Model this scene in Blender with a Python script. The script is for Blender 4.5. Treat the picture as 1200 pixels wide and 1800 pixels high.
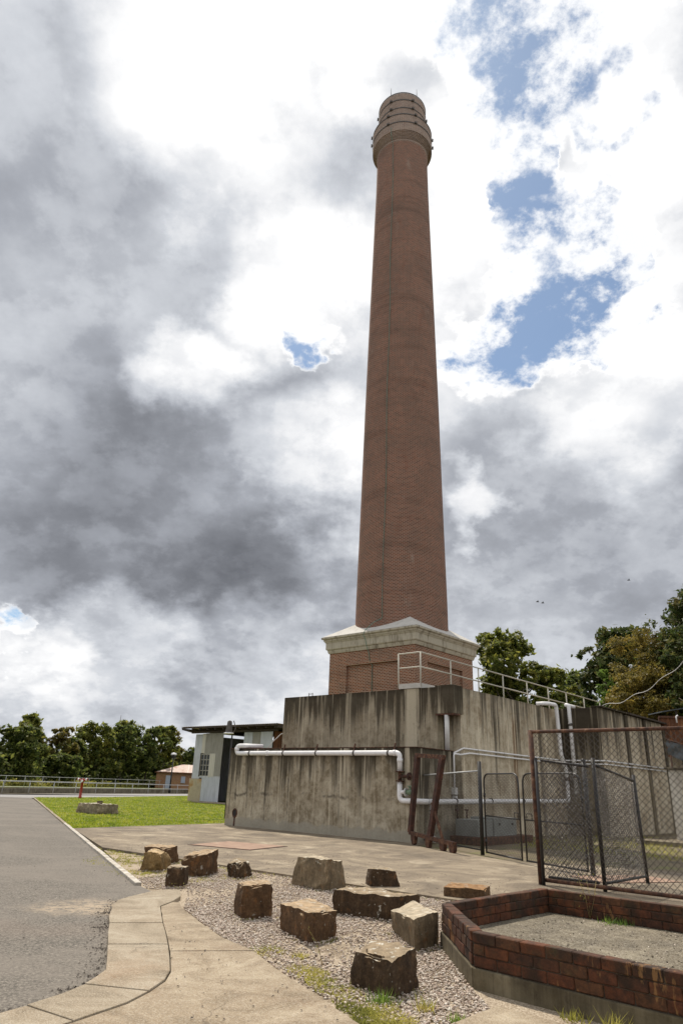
import bpy, math, random
import numpy as np
from mathutils import Vector, noise as mnoise

for o in list(bpy.data.objects): bpy.data.objects.remove(o)
S = bpy.context.scene
COL = S.collection
R = math.radians

# ------------------------------------------------------------------ camera
cam = bpy.data.cameras.new('camera'); cam_o = bpy.data.objects.new('camera', cam); COL.objects.link(cam_o)
cam.sensor_fit = 'VERTICAL'; cam.sensor_height = 36.0; cam.sensor_width = 24.0; cam.lens = 24.0
cam.clip_start = 0.1; cam.clip_end = 6000
P_, R_ = R(21.84), R(2.1)
fw = Vector((0, math.cos(P_), math.sin(P_))); up0 = Vector((0, -math.sin(P_), math.cos(P_))); ri0 = Vector((1, 0, 0))
ri = ri0 * math.cos(R_) + up0 * math.sin(R_); up = up0 * math.cos(R_) - ri0 * math.sin(R_)
from mathutils import Matrix
m = Matrix((ri, up, -fw)).transposed().to_4x4(); m.translation = (0, 0, 1.6)
cam_o.matrix_world = m
S.camera = cam_o

# ------------------------------------------------------------------ exposure
S.view_settings.view_transform = 'Standard'; S.view_settings.look = 'None'
S.view_settings.exposure = 0.0; S.view_settings.gamma = 1.0; S.view_settings.use_curve_mapping = False
S.cycles.max_bounces = 6; S.cycles.transparent_max_bounces = 8
S.cycles.use_denoising = True

# ------------------------------------------------------------------ sun
SUN_EL, SUN_AZ = R(60), R(-16)          # azimuth measured from +Y towards +X
sd = Vector((math.sin(SUN_AZ) * math.cos(SUN_EL), math.cos(SUN_AZ) * math.cos(SUN_EL), math.sin(SUN_EL)))
sun = bpy.data.lights.new('sun', 'SUN'); sun.energy = 4.2; sun.angle = R(1.2); sun.color = (1.0, 0.92, 0.80)
sun_o = bpy.data.objects.new('sun', sun); COL.objects.link(sun_o)
sun_o.rotation_euler = (-sd).to_track_quat('-Z', 'Y').to_euler(); sun_o.location = sd * 80

# ------------------------------------------------------------------ node helpers
class NT:
    def __init__(s, tree): s.t = tree; s.n = tree.nodes; s.l = tree.links
    def add(s, typ, **kw):
        n = s.n.new(typ)
        for k, v in kw.items():
            if hasattr(n, k): setattr(n, k, v)
        return n
    def put(s, sock, v):
        if v is None: return
        if isinstance(v, bpy.types.NodeSocket): s.l.new(v, sock)
        else:
            if sock.type == 'RGBA' and len(v) == 3: v = (*v, 1)
            sock.default_value = v
    def math(s, op, a, b=None, c=None, clamp=False):
        n = s.add('ShaderNodeMath', operation=op, use_clamp=clamp)
        s.put(n.inputs[0], a); s.put(n.inputs[1], b); s.put(n.inputs[2], c); return n.outputs[0]
    def vmath(s, op, a, b=None, scale=None):
        n = s.add('ShaderNodeVectorMath', operation=op)
        s.put(n.inputs[0], a); s.put(n.inputs[1], b)
        if scale is not None: s.put(n.inputs['Scale'], scale)
        return n.outputs['Value'] if op in ('DOT_PRODUCT', 'LENGTH', 'DISTANCE') else n.outputs[0]
    def noise(s, vec, scale, detail=6, rough=.6, dist=0.0, col=False):
        n = s.add('ShaderNodeTexNoise'); s.put(n.inputs['Vector'], vec)
        n.inputs['Scale'].default_value = scale; n.inputs['Detail'].default_value = detail
        n.inputs['Roughness'].default_value = rough; n.inputs['Distortion'].default_value = dist
        return n.outputs['Color' if col else 'Fac']
    def voro(s, vec, scale, out='Distance', feature='F1'):
        n = s.add('ShaderNodeTexVoronoi', feature=feature); s.put(n.inputs['Vector'], vec); n.inputs['Scale'].default_value = scale
        return n.outputs[out]
    def map(s, v, a, b, c=0.0, d=1.0, smooth=True):
        n = s.add('ShaderNodeMapRange', interpolation_type='SMOOTHSTEP' if smooth else 'LINEAR', clamp=True)
        s.put(n.inputs[0], v); n.inputs[1].default_value = a; n.inputs[2].default_value = b
        n.inputs[3].default_value = c; n.inputs[4].default_value = d; return n.outputs[0]
    def mix(s, f, a, b, mode='MIX'):
        n = s.add('ShaderNodeMix', data_type='RGBA', blend_type=mode)
        s.put(n.inputs[0], f); s.put(n.inputs[6], a); s.put(n.inputs[7], b); return n.outputs[2]
    def ramp(s, f, stops):
        n = s.add('ShaderNodeValToRGB'); s.put(n.inputs[0], f); e = n.color_ramp.elements
        while len(e) > 2: e.remove(e[-1])
        for i, (p, c) in enumerate(stops):
            if i > 1: e.new(p)
            e[i].position = p; e[i].color = (*c, 1)
        return n.outputs[0]
    def sepx(s, v): n = s.add('ShaderNodeSeparateXYZ'); s.put(n.inputs[0], v); return n.outputs
    def comb(s, x, y, z): n = s.add('ShaderNodeCombineXYZ'); s.put(n.inputs[0], x); s.put(n.inputs[1], y); s.put(n.inputs[2], z); return n.outputs[0]

# ------------------------------------------------------------------ world: clear sky and broken cumulus deck
world = bpy.data.worlds.new('World'); S.world = world; world.use_nodes = True
world.node_tree.nodes.clear(); w = NT(world.node_tree)
wo = w.add('ShaderNodeOutputWorld'); bg = w.add('ShaderNodeBackground'); w.l.new(bg.outputs[0], wo.inputs[0])
bg.inputs[1].default_value = 0.1; world.cycles.sampling_method = 'NONE'
sky = w.add('ShaderNodeTexSky', sky_type='NISHITA', sun_disc=False)
sky.sun_elevation = SUN_EL; sky.sun_rotation = SUN_AZ; sky.air_density = 1.0; sky.dust_density = 0.6; sky.ozone_density = 1.4
d = w.add('ShaderNodeTexCoord').outputs['Generated']
d = w.vmath('NORMALIZE', d)
sx = w.sepx(d)
deck = w.vmath('DIVIDE', d, w.comb(*[w.math('ADD', w.math('MAXIMUM', sx[2], 0.0), 0.6)] * 3))
big = w.noise(deck, 2.6, 2, .5, 0.0, True)
mid = w.noise(deck, 7.0, 7, .58, 0.0, True)
fine = w.noise(deck, 4.6, 9, .58, 0.0)
fine2 = w.noise(deck, 13.0, 7, .6, 0.0)
wd = w.vmath('ADD', d, w.vmath('SCALE', w.vmath('SUBTRACT', big, (.5, .5, .5)), scale=0.20))
wd = w.vmath('ADD', wd, w.vmath('SCALE', w.vmath('SUBTRACT', mid, (.5, .5, .5)), scale=0.24))
wd = w.vmath('NORMALIZE', wd)
# broad cloud masses of the day: (direction, angular radius in degrees, weight)
dark = [(-0.336,0.887,0.317,12.13,0.25),(-0.208,0.937,0.280,9.77,0.23),(-0.434,0.755,0.492,10.13,0.08),(-0.291,0.727,0.622,8.65,0.07),(-0.143,0.690,0.710,6.48,0.13),(-0.391,0.575,0.719,6.50,0.13),(-0.032,0.639,0.768,4.62,0.13),(0.324,0.891,0.319,10.83,0.18),(0.204,0.906,0.371,5.61,0.12),(0.428,0.827,0.365,6.90,0.12),(-0.005,0.871,0.491,4.73,0.12),(-0.054,0.962,0.268,7.11,0.24),(-0.434,0.852,0.292,6.45,0.10),(0.318,0.920,0.229,6.73,0.06),(-0.072,0.854,0.516,4.23,0.14)]
bright = [(-0.157,0.558,0.815,8.62,0.34),(0.006,0.547,0.837,5.47,0.25),(-0.036,0.734,0.678,5.35,0.28),(-0.192,0.817,0.544,4.59,0.34),(-0.027,0.902,0.432,5.72,0.30),(0.155,0.667,0.729,5.10,0.25),(0.387,0.777,0.497,6.92,0.28),(-0.291,0.940,0.180,5.83,0.36),(-0.395,0.908,0.139,4.27,0.20),(-0.090,0.981,0.171,5.58,0.25),(0.374,0.620,0.690,5.56,0.25),(0.187,0.903,0.387,2.58,0.30),(0.189,0.579,0.793,3.58,0.15),(-0.106,0.789,0.605,4.12,0.20)]
blue = [(0.288,0.714,0.637,4.51,0.92),(0.166,0.530,0.831,4.21,0.68),(0.220,0.790,0.572,3.16,0.80),(-0.016,0.803,0.595,1.85,0.85),(0.153,0.815,0.558,1.84,0.55),(0.172,0.596,0.785,1.61,0.55),(-0.425,0.892,0.154,1.69,0.55),(0.226,0.656,0.721,1.88,0.55),(0.304,0.498,0.812,3.28,0.60),(0.335,0.734,0.591,2.37,0.50),(0.126,0.725,0.678,1.55,0.45),(0.088,0.547,0.832,2.73,0.42),(0.236,0.548,0.802,3.47,0.42),(0.349,0.562,0.750,2.68,0.40),(0.236,0.605,0.760,2.42,0.35)]
def blobs(lst, vec, soft=1.7):
    acc = None
    for x, y, z, r, wt in lst:
        dt = w.vmath('DOT_PRODUCT', vec, (x, y, z))
        v = w.map(dt, math.cos(R(r * soft)), math.cos(R(r * .15)), 0, wt)
        acc = v if acc is None else w.math('ADD', acc, v)
    return acc
shade = w.math('SUBTRACT', blobs(dark, wd), blobs(bright, wd, 1.35))
shade = w.math('ADD', shade, w.math('MULTIPLY', w.math('SUBTRACT', fine, .5), .62))
shade = w.math('ADD', shade, w.math('MULTIPLY', w.math('SUBTRACT', fine2, .5), .26))
shade = w.math('ADD', shade, w.math('MULTIPLY', w.math('SUBTRACT', w.map(fine2, .44, .56), .5), .05))
hole = blobs(blue, wd, 1.7)
near = w.map(hole, .02, .3)
frag = w.math('ADD', w.math('MULTIPLY', w.math('SUBTRACT', fine2, .5), 3.0), w.math('MULTIPLY', w.math('SUBTRACT', fine, .5), 1.4))
hole = w.math('ADD', hole, w.math('MULTIPLY', frag, near))
shade = w.math('ADD', shade, .21)
shade = w.math('SUBTRACT', shade, w.math('MULTIPLY', w.map(hole, .0, .5), .28))
cloud = w.ramp(w.math('MULTIPLY', shade, 1.0, clamp=True), [(0, (1.10, 1.10, 1.10)), (.12, (.93, .935, .95)), (.30, (.65, .675, .72)), (.52, (.40, .42, .465)), (.75, (.235, .246, .275)), (1, (.125, .132, .15))])
cloud = w.vmath('SCALE', cloud, scale=10.0)
wisp = w.noise(w.vmath('ADD', deck, (3.1, 1.7, 0.4)), 11.0, 8, .66, 0.0)
holem = w.math('MULTIPLY', w.map(hole, .30, .80), w.map(wisp, .45, .58, 1.0, .12))
skyc = w.mix(.06, w.vmath('MULTIPLY', sky.outputs[0], (.84, 1.02, 1.10)), (8.5, 8.7, 9.0))
final = w.mix(w.math('MULTIPLY', holem, .95), cloud, skyc)
w.l.new(final, bg.inputs[0])

# ------------------------------------------------------------------ building grid: U runs along the front walls, V runs back
A_ = R(-41.4)
UX, UY, VX, VY = math.cos(A_), math.sin(A_), -math.sin(A_), math.cos(A_)
def W(u, v, z=0.0): return Vector((u * UX + v * VX, u * UY + v * VY, z))

# ------------------------------------------------------------------ mesh builder
class MB:
    def __init__(s): s.v = []; s.f = []; s.uv = []; s.sm = []
    def face(s, pts, uv=None, smooth=False):
        i = len(s.v); s.v += [Vector(p) for p in pts]; s.f.append(list(range(i, i + len(pts))))
        s.uv += uv if uv else [(0, 0)] * len(pts); s.sm.append(smooth)
    def box8(s, c, uvm=None):
        # c: 8 corners, bottom ring 0-3 counter-clockwise seen from above, top ring 4-7
        for q in ((3, 2, 1, 0), (4, 5, 6, 7), (0, 1, 5, 4), (1, 2, 6, 5), (2, 3, 7, 6), (3, 0, 4, 7)):
            p = [Vector(c[k]) for k in q]
            if q[0] + q[1] + q[2] + q[3] in (6, 22) or True:
                e = (p[1] - p[0]).length
                h = (p[3] - p[0]).length
                s.face(p, [(0, p[0].z), (e, p[0].z), (e, p[0].z + h), (0, p[0].z + h)])
        return s
    def ubox(s, u0, u1, v0, v1, z0, z1):
        return s.box8([W(u0, v0, z0), W(u1, v0, z0), W(u1, v1, z0), W(u0, v1, z0), W(u0, v0, z1), W(u1, v0, z1), W(u1, v1, z1), W(u0, v1, z1)])
    def bar(s, a, b, wx, wz, upv=(0, 0, 1)):
        a, b = Vector(a), Vector(b); t = (b - a).normalized(); upv = Vector(upv)
        if abs(t.dot(upv)) > .99: upv = Vector((1, 0, 0))
        x = t.cross(upv).normalized(); z = x.cross(t).normalized()
        x *= wx / 2; z *= wz / 2
        return s.box8([a - x - z, a + x - z, b + x - z, b - x - z, a - x + z, a + x + z, b + x + z, b - x + z])
    def prism(s, poly, z0, z1):
        poly = [Vector((p[0], p[1], 0)) for p in poly]
        ar = sum(poly[i].x * poly[(i + 1) % len(poly)].y - poly[(i + 1) % len(poly)].x * poly[i].y for i in range(len(poly)))
        if ar < 0: poly.reverse()
        n = len(poly)
        s.face([(p.x, p.y, z1) for p in poly]); s.face([(p.x, p.y, z0) for p in reversed(poly)])
        for i in range(n):
            a, b = poly[i], poly[(i + 1) % n]
            s.face([(a.x, a.y, z0), (b.x, b.y, z0), (b.x, b.y, z1), (a.x, a.y, z1)])
        return s
    def tube(s, pts, r, n=8, caps=True, smooth=True):
        pts = [Vector(p) for p in pts]; N = len(pts)
        rr = r if isinstance(r, (list, tuple)) else [r] * N
        base = len(s.v); prev = None
        for i, p in enumerate(pts):
            t = (pts[min(i + 1, N - 1)] - pts[max(i - 1, 0)]).normalized()
            if prev is None:
                a = Vector((0, 0, 1)) if abs(t.z) < .9 else Vector((1, 0, 0)); x = t.cross(a).normalized()
            else: x = (prev - t * prev.dot(t)).normalized()
            prev = x; y = t.cross(x)
            for k in range(n):
                an = 2 * math.pi * k / n; s.v.append(p + (x * math.cos(an) + y * math.sin(an)) * rr[i])
        for i in range(N - 1):
            for k in range(n):
                k2 = (k + 1) % n
                s.f.append([base + i * n + k, base + i * n + k2, base + (i + 1) * n + k2, base + (i + 1) * n + k]); s.uv += [(0, 0)] * 4; s.sm.append(smooth)
        if caps:
            s.f.append([base + k for k in reversed(range(n))]); s.uv += [(0, 0)] * n; s.sm.append(False)
            s.f.append([base + (N - 1) * n + k for k in range(n)]); s.uv += [(0, 0)] * n; s.sm.append(False)
        return s
    def lathe(s, c, prof, n=64, smooth=True, caps=False):
        c = Vector(c); base = len(s.v)
        for r, z in prof:
            for k in range(n):
                an = 2 * math.pi * k / n; s.v.append(Vector((c.x + r * math.cos(an), c.y + r * math.sin(an), c.z + z)))
        dist = 0
        for i in range(len(prof) - 1):
            seg = math.hypot(prof[i + 1][0] - prof[i][0], prof[i + 1][1] - prof[i][1])
            rm = prof[0][0]
            for k in range(n):
                k2 = (k + 1) % n
                s.f.append([base + i * n + k, base + i * n + k2, base + (i + 1) * n + k2, base + (i + 1) * n + k])
                a0, a1 = 2 * math.pi * k / n * rm, 2 * math.pi * (k + 1) / n * rm
                s.uv += [(a0, dist), (a1, dist), (a1, dist + seg), (a0, dist + seg)]; s.sm.append(smooth)
            dist += seg
        if caps:
            s.f.append([base + k for k in reversed(range(n))]); s.uv += [(0, 0)] * n; s.sm.append(False)
            j = base + (len(prof) - 1) * n
            s.f.append([j + k for k in range(n)]); s.uv += [(0, 0)] * n; s.sm.append(False)
        return s
    def mesh(s, name, mat, off=Vector((0, 0, 0)), weld=True):
        me = bpy.data.meshes.new(name)
        me.from_pydata([p - off for p in s.v], [], s.f)
        ul = me.uv_layers.new(name='UVMap'); ul.data.foreach_set('uv', np.array(s.uv, dtype=np.float32).ravel())
        me.polygons.foreach_set('use_smooth', s.sm)
        if mat: me.materials.append(mat)
        me.update(); return me
    def build(s, name, mat, parent=None, bevel=0.0, seg=2):
        off = parent_loc(parent) if parent else Vector((0, 0, 0))
        o = bpy.data.objects.new(name, s.mesh(name, mat, off)); COL.objects.link(o)
        if parent: o.parent = parent
        if bevel:
            import bmesh
            bm = bmesh.new(); bm.from_mesh(o.data); bmesh.ops.remove_doubles(bm, verts=bm.verts, dist=1e-4)
            bmesh.ops.recalc_face_normals(bm, faces=bm.faces)
            bmesh.ops.bevel(bm, geom=[e for e in bm.edges if len(e.link_faces) == 2 and e.calc_face_angle(0) > .5], offset=bevel, segments=seg, affect='EDGES', profile=.6)
            bm.to_mesh(o.data); bm.free()
        return o
def parent_loc(p):
    l = Vector((0, 0, 0))
    while p: l += p.location; p = p.parent
    return l
def tag(o, label=None, cat=None, group=None, kind=None):
    if label: o['label'] = label
    if cat: o['category'] = cat
    if group: o['group'] = group
    if kind: o['kind'] = kind
    return o
def thing(name, loc, label, cat, group=None):
    o = bpy.data.objects.new(name, None); COL.objects.link(o); o.location = loc; o.empty_display_size = .2
    return tag(o, label, cat, group)
def struct(o): return tag(o, kind='structure')
def fast_mesh(name, verts, quads, mat, nper=4, smooth=False):
    me = bpy.data.meshes.new(name); verts = np.asarray(verts, np.float32); quads = np.asarray(quads, np.int32)
    nf = len(quads)
    me.vertices.add(len(verts)); me.vertices.foreach_set('co', verts.ravel())
    me.loops.add(nf * nper); me.loops.foreach_set('vertex_index', quads.ravel())
    me.polygons.add(nf); me.polygons.foreach_set('loop_start', np.arange(0, nf * nper, nper, dtype=np.int32))
    me.polygons.foreach_set('loop_total', np.full(nf, nper, np.int32))
    if smooth: me.polygons.foreach_set('use_smooth', np.ones(nf, bool))
    me.materials.append(mat); me.update(calc_edges=True); me.validate(); return me

# ------------------------------------------------------------------ materials
MATS = {}
def new_mat(name):
    m = bpy.data.materials.new(name); m.use_nodes = True; m.node_tree.nodes.clear(); t = NT(m.node_tree)
    out = t.add('ShaderNodeOutputMaterial'); b = t.add('ShaderNodeBsdfPrincipled'); t.l.new(b.outputs[0], out.inputs[0])
    MATS[name] = m; return m, t, b, out
def bump(t, b, h, strength=.4, dist=.02):
    n = t.add('ShaderNodeBump'); t.put(n.inputs['Height'], h); n.inputs['Strength'].default_value = strength; n.inputs['Distance'].default_value = dist
    t.l.new(n.outputs[0], b.inputs['Normal'])
def gpos(t): return t.add('ShaderNodeNewGeometry').outputs['Position']
def upos(t):
    n = t.add('ShaderNodeVectorRotate', rotation_type='Z_AXIS'); t.put(n.inputs['Vector'], gpos(t)); n.inputs['Angle'].default_value = -A_; return n.outputs[0]
def simple(name, stops, scale=3, rough=.8, bumpS=.3, bdist=.01, bscale=None, metal=0, detail=8, stretch=None, spec=.5, nrough=.65):
    m, t, b, o = new_mat(name); p = gpos(t)
    if stretch: p = t.vmath('MULTIPLY', p, stretch)
    n = t.noise(p, scale, detail, nrough); t.put(b.inputs['Base Color'], t.ramp(n, stops))
    b.inputs['Roughness'].default_value = rough; b.inputs['Metallic'].default_value = metal; b.inputs['Specular IOR Level'].default_value = spec
    if bumpS: bump(t, b, t.noise(p, bscale or scale * 6, 6, .6), bumpS, bdist)
    return m

def concrete_wall(name, light=(.50, .44, .335), mid=(.205, .165, .108), darkc=(.034, .026, .016), ztop=2.85, zbase=0.0, amount=.5, base_band=False, extra=None):
    m, t, b, o = new_mat(name); p = upos(t); z = t.sepx(p)[2]
    st = t.noise(t.vmath('MULTIPLY', p, (2.6, 2.6, .10)), 1.0, 10, .68)
    st2 = t.noise(t.vmath('MULTIPLY', p, (9, 9, .22)), 1.0, 8, .66)
    blot = t.noise(p, 1.3, 10, .68, .4)
    fine = t.noise(p, 14, 8, .7)
    hgt = t.map(z, zbase + .2, ztop, 0, 1, False)
    bl2 = t.noise(p, 4.5, 8, .7, .3)
    basef = t.math('ADD', t.math('MULTIPLY', blot, .6), t.math('ADD', t.math('MULTIPLY', bl2, .4), t.math('MULTIPLY', st2, .35)))
    c = t.ramp(t.math('SUBTRACT', basef, .17), [(.30, tuple(x * .6 for x in mid)), (.41, mid), (.50, tuple(.5 * x + .5 * y for x, y in zip(light, mid))), (.60, light)])
    # long dark algae streaks from the top edge, then finer runs
    f = t.math('ADD', t.math('MULTIPLY', st, .8), t.math('ADD', t.math('MULTIPLY', st2, .3), t.math('MULTIPLY', blot, .3)))
    f = t.math('ADD', t.math('SUBTRACT', f, .7), t.math('ADD', t.math('MULTIPLY', t.math('SUBTRACT', hgt, .55), .26), (amount - .55) * .5))
    uvz = t.sepx(p); along = t.math('ADD', uvz[0], uvz[1])
    cols = t.noise(t.comb(along, 0.0, 0.0), 2.3, 5, .7); cols2 = t.noise(t.comb(along, 7.0, 0.0), .55, 2, .5)
    reach = t.math('ADD', t.map(cols, .33, .68, .12, (ztop - zbase) * .95, False), t.math('MULTIPLY', t.math('SUBTRACT', cols2, .5), (ztop - zbase) * 1.2))
    drop = t.math('SUBTRACT', t.math('SUBTRACT', ztop, z), t.math('ADD', reach, t.math('MULTIPLY', t.math('SUBTRACT', bl2, .5), 1.1)))
    c = t.mix(t.math('MULTIPLY', t.map(f, -.09, .07, .08, .86), t.map(drop, -.45, .35, 1, .10)), c, darkc)
    lip = t.map(t.math('ADD', t.math('SUBTRACT', ztop, z), t.math('MULTIPLY', t.math('SUBTRACT', st2, .5), .5)), .02, .26, .75, 0); c = t.mix(lip, c, darkc)
    f2 = t.math('ADD', t.math('SUBTRACT', st2, .5), t.math('MULTIPLY', t.math('SUBTRACT', bl2, .5), .6))
    c = t.mix(t.math('MULTIPLY', t.map(f2, .03, .17, 0, .7), t.map(cols2, .4, .6, .25, 1)), c, tuple(x * 1.4 for x in darkc))
    if extra: c = extra(t, p, c, st2)
    lime = t.noise(t.vmath('MULTIPLY', t.vmath('ADD', p, (3.7, 9.1, 0)), (5, 5, .12)), 1.0, 5, .6)
    c = t.mix(t.map(lime, .56, .68, 0, .6), c, tuple(min(1, x * 1.25) for x in light))
    c = t.mix(t.map(fine, .52, .72, 0, .38), c, tuple(x * .5 for x in mid))
    # form-board joints every 0.95 m and lift lines
    if base_band:
        band = t.map(t.math('ADD', z, t.math('MULTIPLY', t.noise(t.vmath('MULTIPLY', p, (1, 1, .5)), 2.2, 6, .7), .7)), .62, .68, 1, 0)
        c = t.mix(t.math('MULTIPLY', band, .8), c, t.mix(fine, (.40, .37, .30), (.24, .215, .17)))
        edge = t.math('MULTIPLY', t.map(t.math('ABSOLUTE', t.math('SUBTRACT', t.math('ADD', z, t.math('MULTIPLY', t.noise(t.vmath('MULTIPLY', p, (1, 1, .2)), 1.1, 5, .6), .8)), 1.62)), 0, .09, 1, 0), t.map(blot, .45, .6))
        c = t.mix(t.math('MULTIPLY', edge, .75), c, (.04, .032, .024))
    t.put(b.inputs['Base Color'], c); b.inputs['Roughness'].default_value = .92; b.inputs['Specular IOR Level'].default_value = .25
    bump(t, b, t.math('ADD', t.math('MULTIPLY', fine, .6), t.math('MULTIPLY', blot, .8)), .6, .02)
    return m
def run(ax, centre, half, col, amt, zlo=-1, zhi=99):
    # a single stain running straight down the face at one place
    def fn(t, p, c, st):
        q = t.sepx(p); e = t.math('ADD', t.math('ABSOLUTE', t.math('SUBTRACT', q[ax], centre)), t.math('MULTIPLY', t.math('SUBTRACT', st, .5), half * 2.2))
        m = t.math('MULTIPLY', t.map(e, half * .5, half * 1.15, amt, 0), t.map(q[2], zhi, zhi - .5, 0, 1)); m = t.math('MULTIPLY', m, t.map(q[2], zlo, zlo + .5, 0, 1)); return t.mix(m, c, col)
    return fn
def both(*fs):
    def fn(t, p, c, st):
        for f in fs: c = f(t, p, c, st)
        return c
    return fn
M_lower = concrete_wall('stained_concrete_low', amount=.42, ztop=2.85, base_band=True)
M_upper = concrete_wall('stained_concrete_high', light=(.42, .365, .265), amount=.62, ztop=5.15, zbase=2.6, extra=both(run(0, -15.5, .34, (.52, .46, .34), .85), run(0, -16.1, .12, (.05, .04, .025), .7)))
M_side = concrete_wall('stained_concrete_side', light=(.64, .565, .43), mid=(.33, .265, .18), amount=.36, ztop=5.3, zbase=.5, extra=both(run(1, 26.6, .16, (.15, .07, .022), .85, -1, 4.6), run(1, 25.0, .10, (.05, .038, .022), .6, 1.6, 4.4), run(1, 28.9, .2, (.045, .035, .02), .6)))
M_sideB = concrete_wall('stained_shaded_concrete', light=(.26, .22, .155), mid=(.11, .09, .06), amount=.72, ztop=5.2, zbase=0)  # dark mix for stained parts, and for shade painted on the return face

def brick_mat(name, w_=.225, h_=.078, mortar=.014, c1=(.205, .071, .043), c2=(.092, .037, .029), mc=(.35, .26, .195), bmp=.5, tint=True):
    m, t, b, o = new_mat(name); uv = t.add('ShaderNodeTexCoord').outputs['UV']; p = gpos(t)
    n = t.add('ShaderNodeTexBrick'); t.put(n.inputs['Vector'], uv); n.offset = .5; n.squash = 1
    n.inputs['Scale'].default_value = 1; n.inputs['Mortar Size'].default_value = mortar; n.inputs['Mortar Smooth'].default_value = .2
    n.inputs['Brick Width'].default_value = w_; n.inputs['Row Height'].default_value = h_; n.inputs['Bias'].default_value = -.1
    t.put(n.inputs['Color1'], c1); t.put(n.inputs['Color2'], c2); t.put(n.inputs['Mortar'], mc)
    s = t.noise(p, .55, 8, .65); s2 = t.noise(t.vmath('MULTIPLY', p, (1, 1, .35)), 1.6, 6, .6)
    c = t.mix(t.map(s, .42, .72, 0, .38), n.outputs['Color'], (.13, .095, .075))
    c = t.mix(t.map(s2, .55, .8, 0, .35), c, (.19, .066, .038))
    band = t.noise(t.vmath('MULTIPLY', p, (.10, .10, 1)), 1.7, 7, .62)
    c = t.mix(t.map(band, .50, .68, 0, .45), c, t.vmath('SCALE', c, scale=.55)); c = t.mix(t.map(band, .47, .36, 0, .2), c, t.mix(.5, c, (.28, .17, .125)))
    salt = t.noise(t.vmath('MULTIPLY', p, (1.2, 1.2, .5)), 1.0, 9, .72); c = t.mix(t.map(salt, .60, .72, 0, .4), c, (.34, .28, .23))
    t.put(b.inputs['Base Color'], c); b.inputs['Roughness'].default_value = .9; b.inputs['Specular IOR Level'].default_value = .2
    bump(t, b, t.math('SUBTRACT', t.math('MULTIPLY', t.noise(p, 30, 4, .6), .4), n.outputs['Fac']), bmp, .008)
    return m
M_brick = brick_mat('chimney_brick')
M_brick_top = brick_mat('weathered_brick', c1=(.28, .18, .135), c2=(.17, .11, .088), mc=(.42, .36, .30))
M_brick_base = brick_mat('base_brick', c1=(.25, .082, .038), c2=(.11, .040, .026), mc=(.42, .33, .24))
M_brick_hut = brick_mat('hut_brick', c1=(.36, .17, .075), c2=(.26, .11, .05), mc=(.38, .28, .18))

# cream stone of cornice
def _corn():
    m, t, b, o = new_mat('cornice_stone'); p = upos(t)
    st = t.noise(t.vmath('MULTIPLY', p, (3, 3, .5)), 1.3, 10, .7); f = t.noise(p, 9, 6, .65)
    c = t.ramp(st, [(0, (.50, .46, .36)), (.5, (.44, .40, .31)), (.62, (.22, .19, .14)), (.75, (.05, .042, .03))])
    t.put(b.inputs['Base Color'], t.mix(t.map(f, .4, .7, 0, .35), c, (.33, .29, .22))); b.inputs['Roughness'].default_value = .9
    bump(t, b, f, .4, .015); return m
M_corn = _corn()
M_cornroof = simple('roof_cement', [(.3, (.40, .385, .35)), (.55, (.52, .50, .46)), (.75, (.33, .31, .27))], 1.6, .85, .4, .02)

def ground_concrete(name, stops, scale=1.2, streak=None, dirt=(.10, .075, .05), spec=.3, rough=.85, darkamt=.5, fines=70, crack=False):
    m, t, b, o = new_mat(name); p = upos(t)
    n = t.noise(t.vmath('MULTIPLY', p, streak) if streak else p, scale, 12, .70, 1.1); n2 = t.noise(p, .4, 7, .65, .8); f = t.noise(p, fines, 4, .7)
    c = t.ramp(n, stops); c = t.mix(t.map(n2, .48, .74, 0, darkamt), c, dirt)
    c = t.mix(t.map(f, .46, .62, 0, .5), c, t.mix(.55, c, (.66, .60, .50)))
    g2 = t.noise(p, fines * 1.7, 2, .6); c = t.mix(t.map(g2, .5, .62, 0, .55), c, t.vmath('SCALE', c, scale=.42))
    if crack:
        wv = t.vmath('ADD', p, t.vmath('SCALE', t.noise(p, 2.5, 5, .6, 0, True), scale=.35))
        e = t.voro(wv, .85, 'Distance', 'DISTANCE_TO_EDGE'); cm = t.math('MULTIPLY', t.map(e, .002, .009, 1, 0), t.map(t.noise(p, .9, 2, .5), .55, .62)); c = t.mix(t.math('MULTIPLY', cm, .55), c, (.08, .06, .04))
    pits = t.map(t.voro(p, 42), 0, .16, 1, 0)
    c = t.mix(t.math('MULTIPLY', pits, t.map(t.noise(p, 6, 3, .5), .5, .65, 0, .7)), c, (.09, .075, .06))
    t.put(b.inputs['Base Color'], c); b.inputs['Roughness'].default_value = rough; b.inputs['Specular IOR Level'].default_value = spec
    bump(t, b, t.math('ADD', f, t.math('MULTIPLY', n, 1.2)), .35, .008); return m
M_apron = ground_concrete('apron_concrete', [(.30, (.065, .046, .028)), (.44, (.145, .108, .07)), (.55, (.225, .175, .115)), (.68, (.40, .335, .24))], .75, None, (.085, .062, .04), darkamt=.6)
M_path = ground_concrete('path_concrete', [(.34, (.17, .125, .075)), (.5, (.285, .22, .145)), (.64, (.39, .32, .225))], 1.5, None, (.21, .135, .08), darkamt=.6, crack=True)
M_kerb = ground_concrete('kerb_concrete', [(.34, (.18, .14, .09)), (.5, (.28, .225, .155)), (.64, (.37, .315, .235))], 1.8, None, (.29, .19, .11), darkamt=.55, crack=True)
M_floor = ground_concrete('planter_floor', [(.3, (.06, .048, .029)), (.5, (.125, .102, .066)), (.68, (.25, .215, .15))], 2.2, None, (.065, .052, .032), darkamt=.6, fines=60)
M_plinth = concrete_wall('plinth_concrete', light=(.22, .185, .12), mid=(.10, .08, .046), amount=.66, ztop=.4, zbase=-.3)
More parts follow.
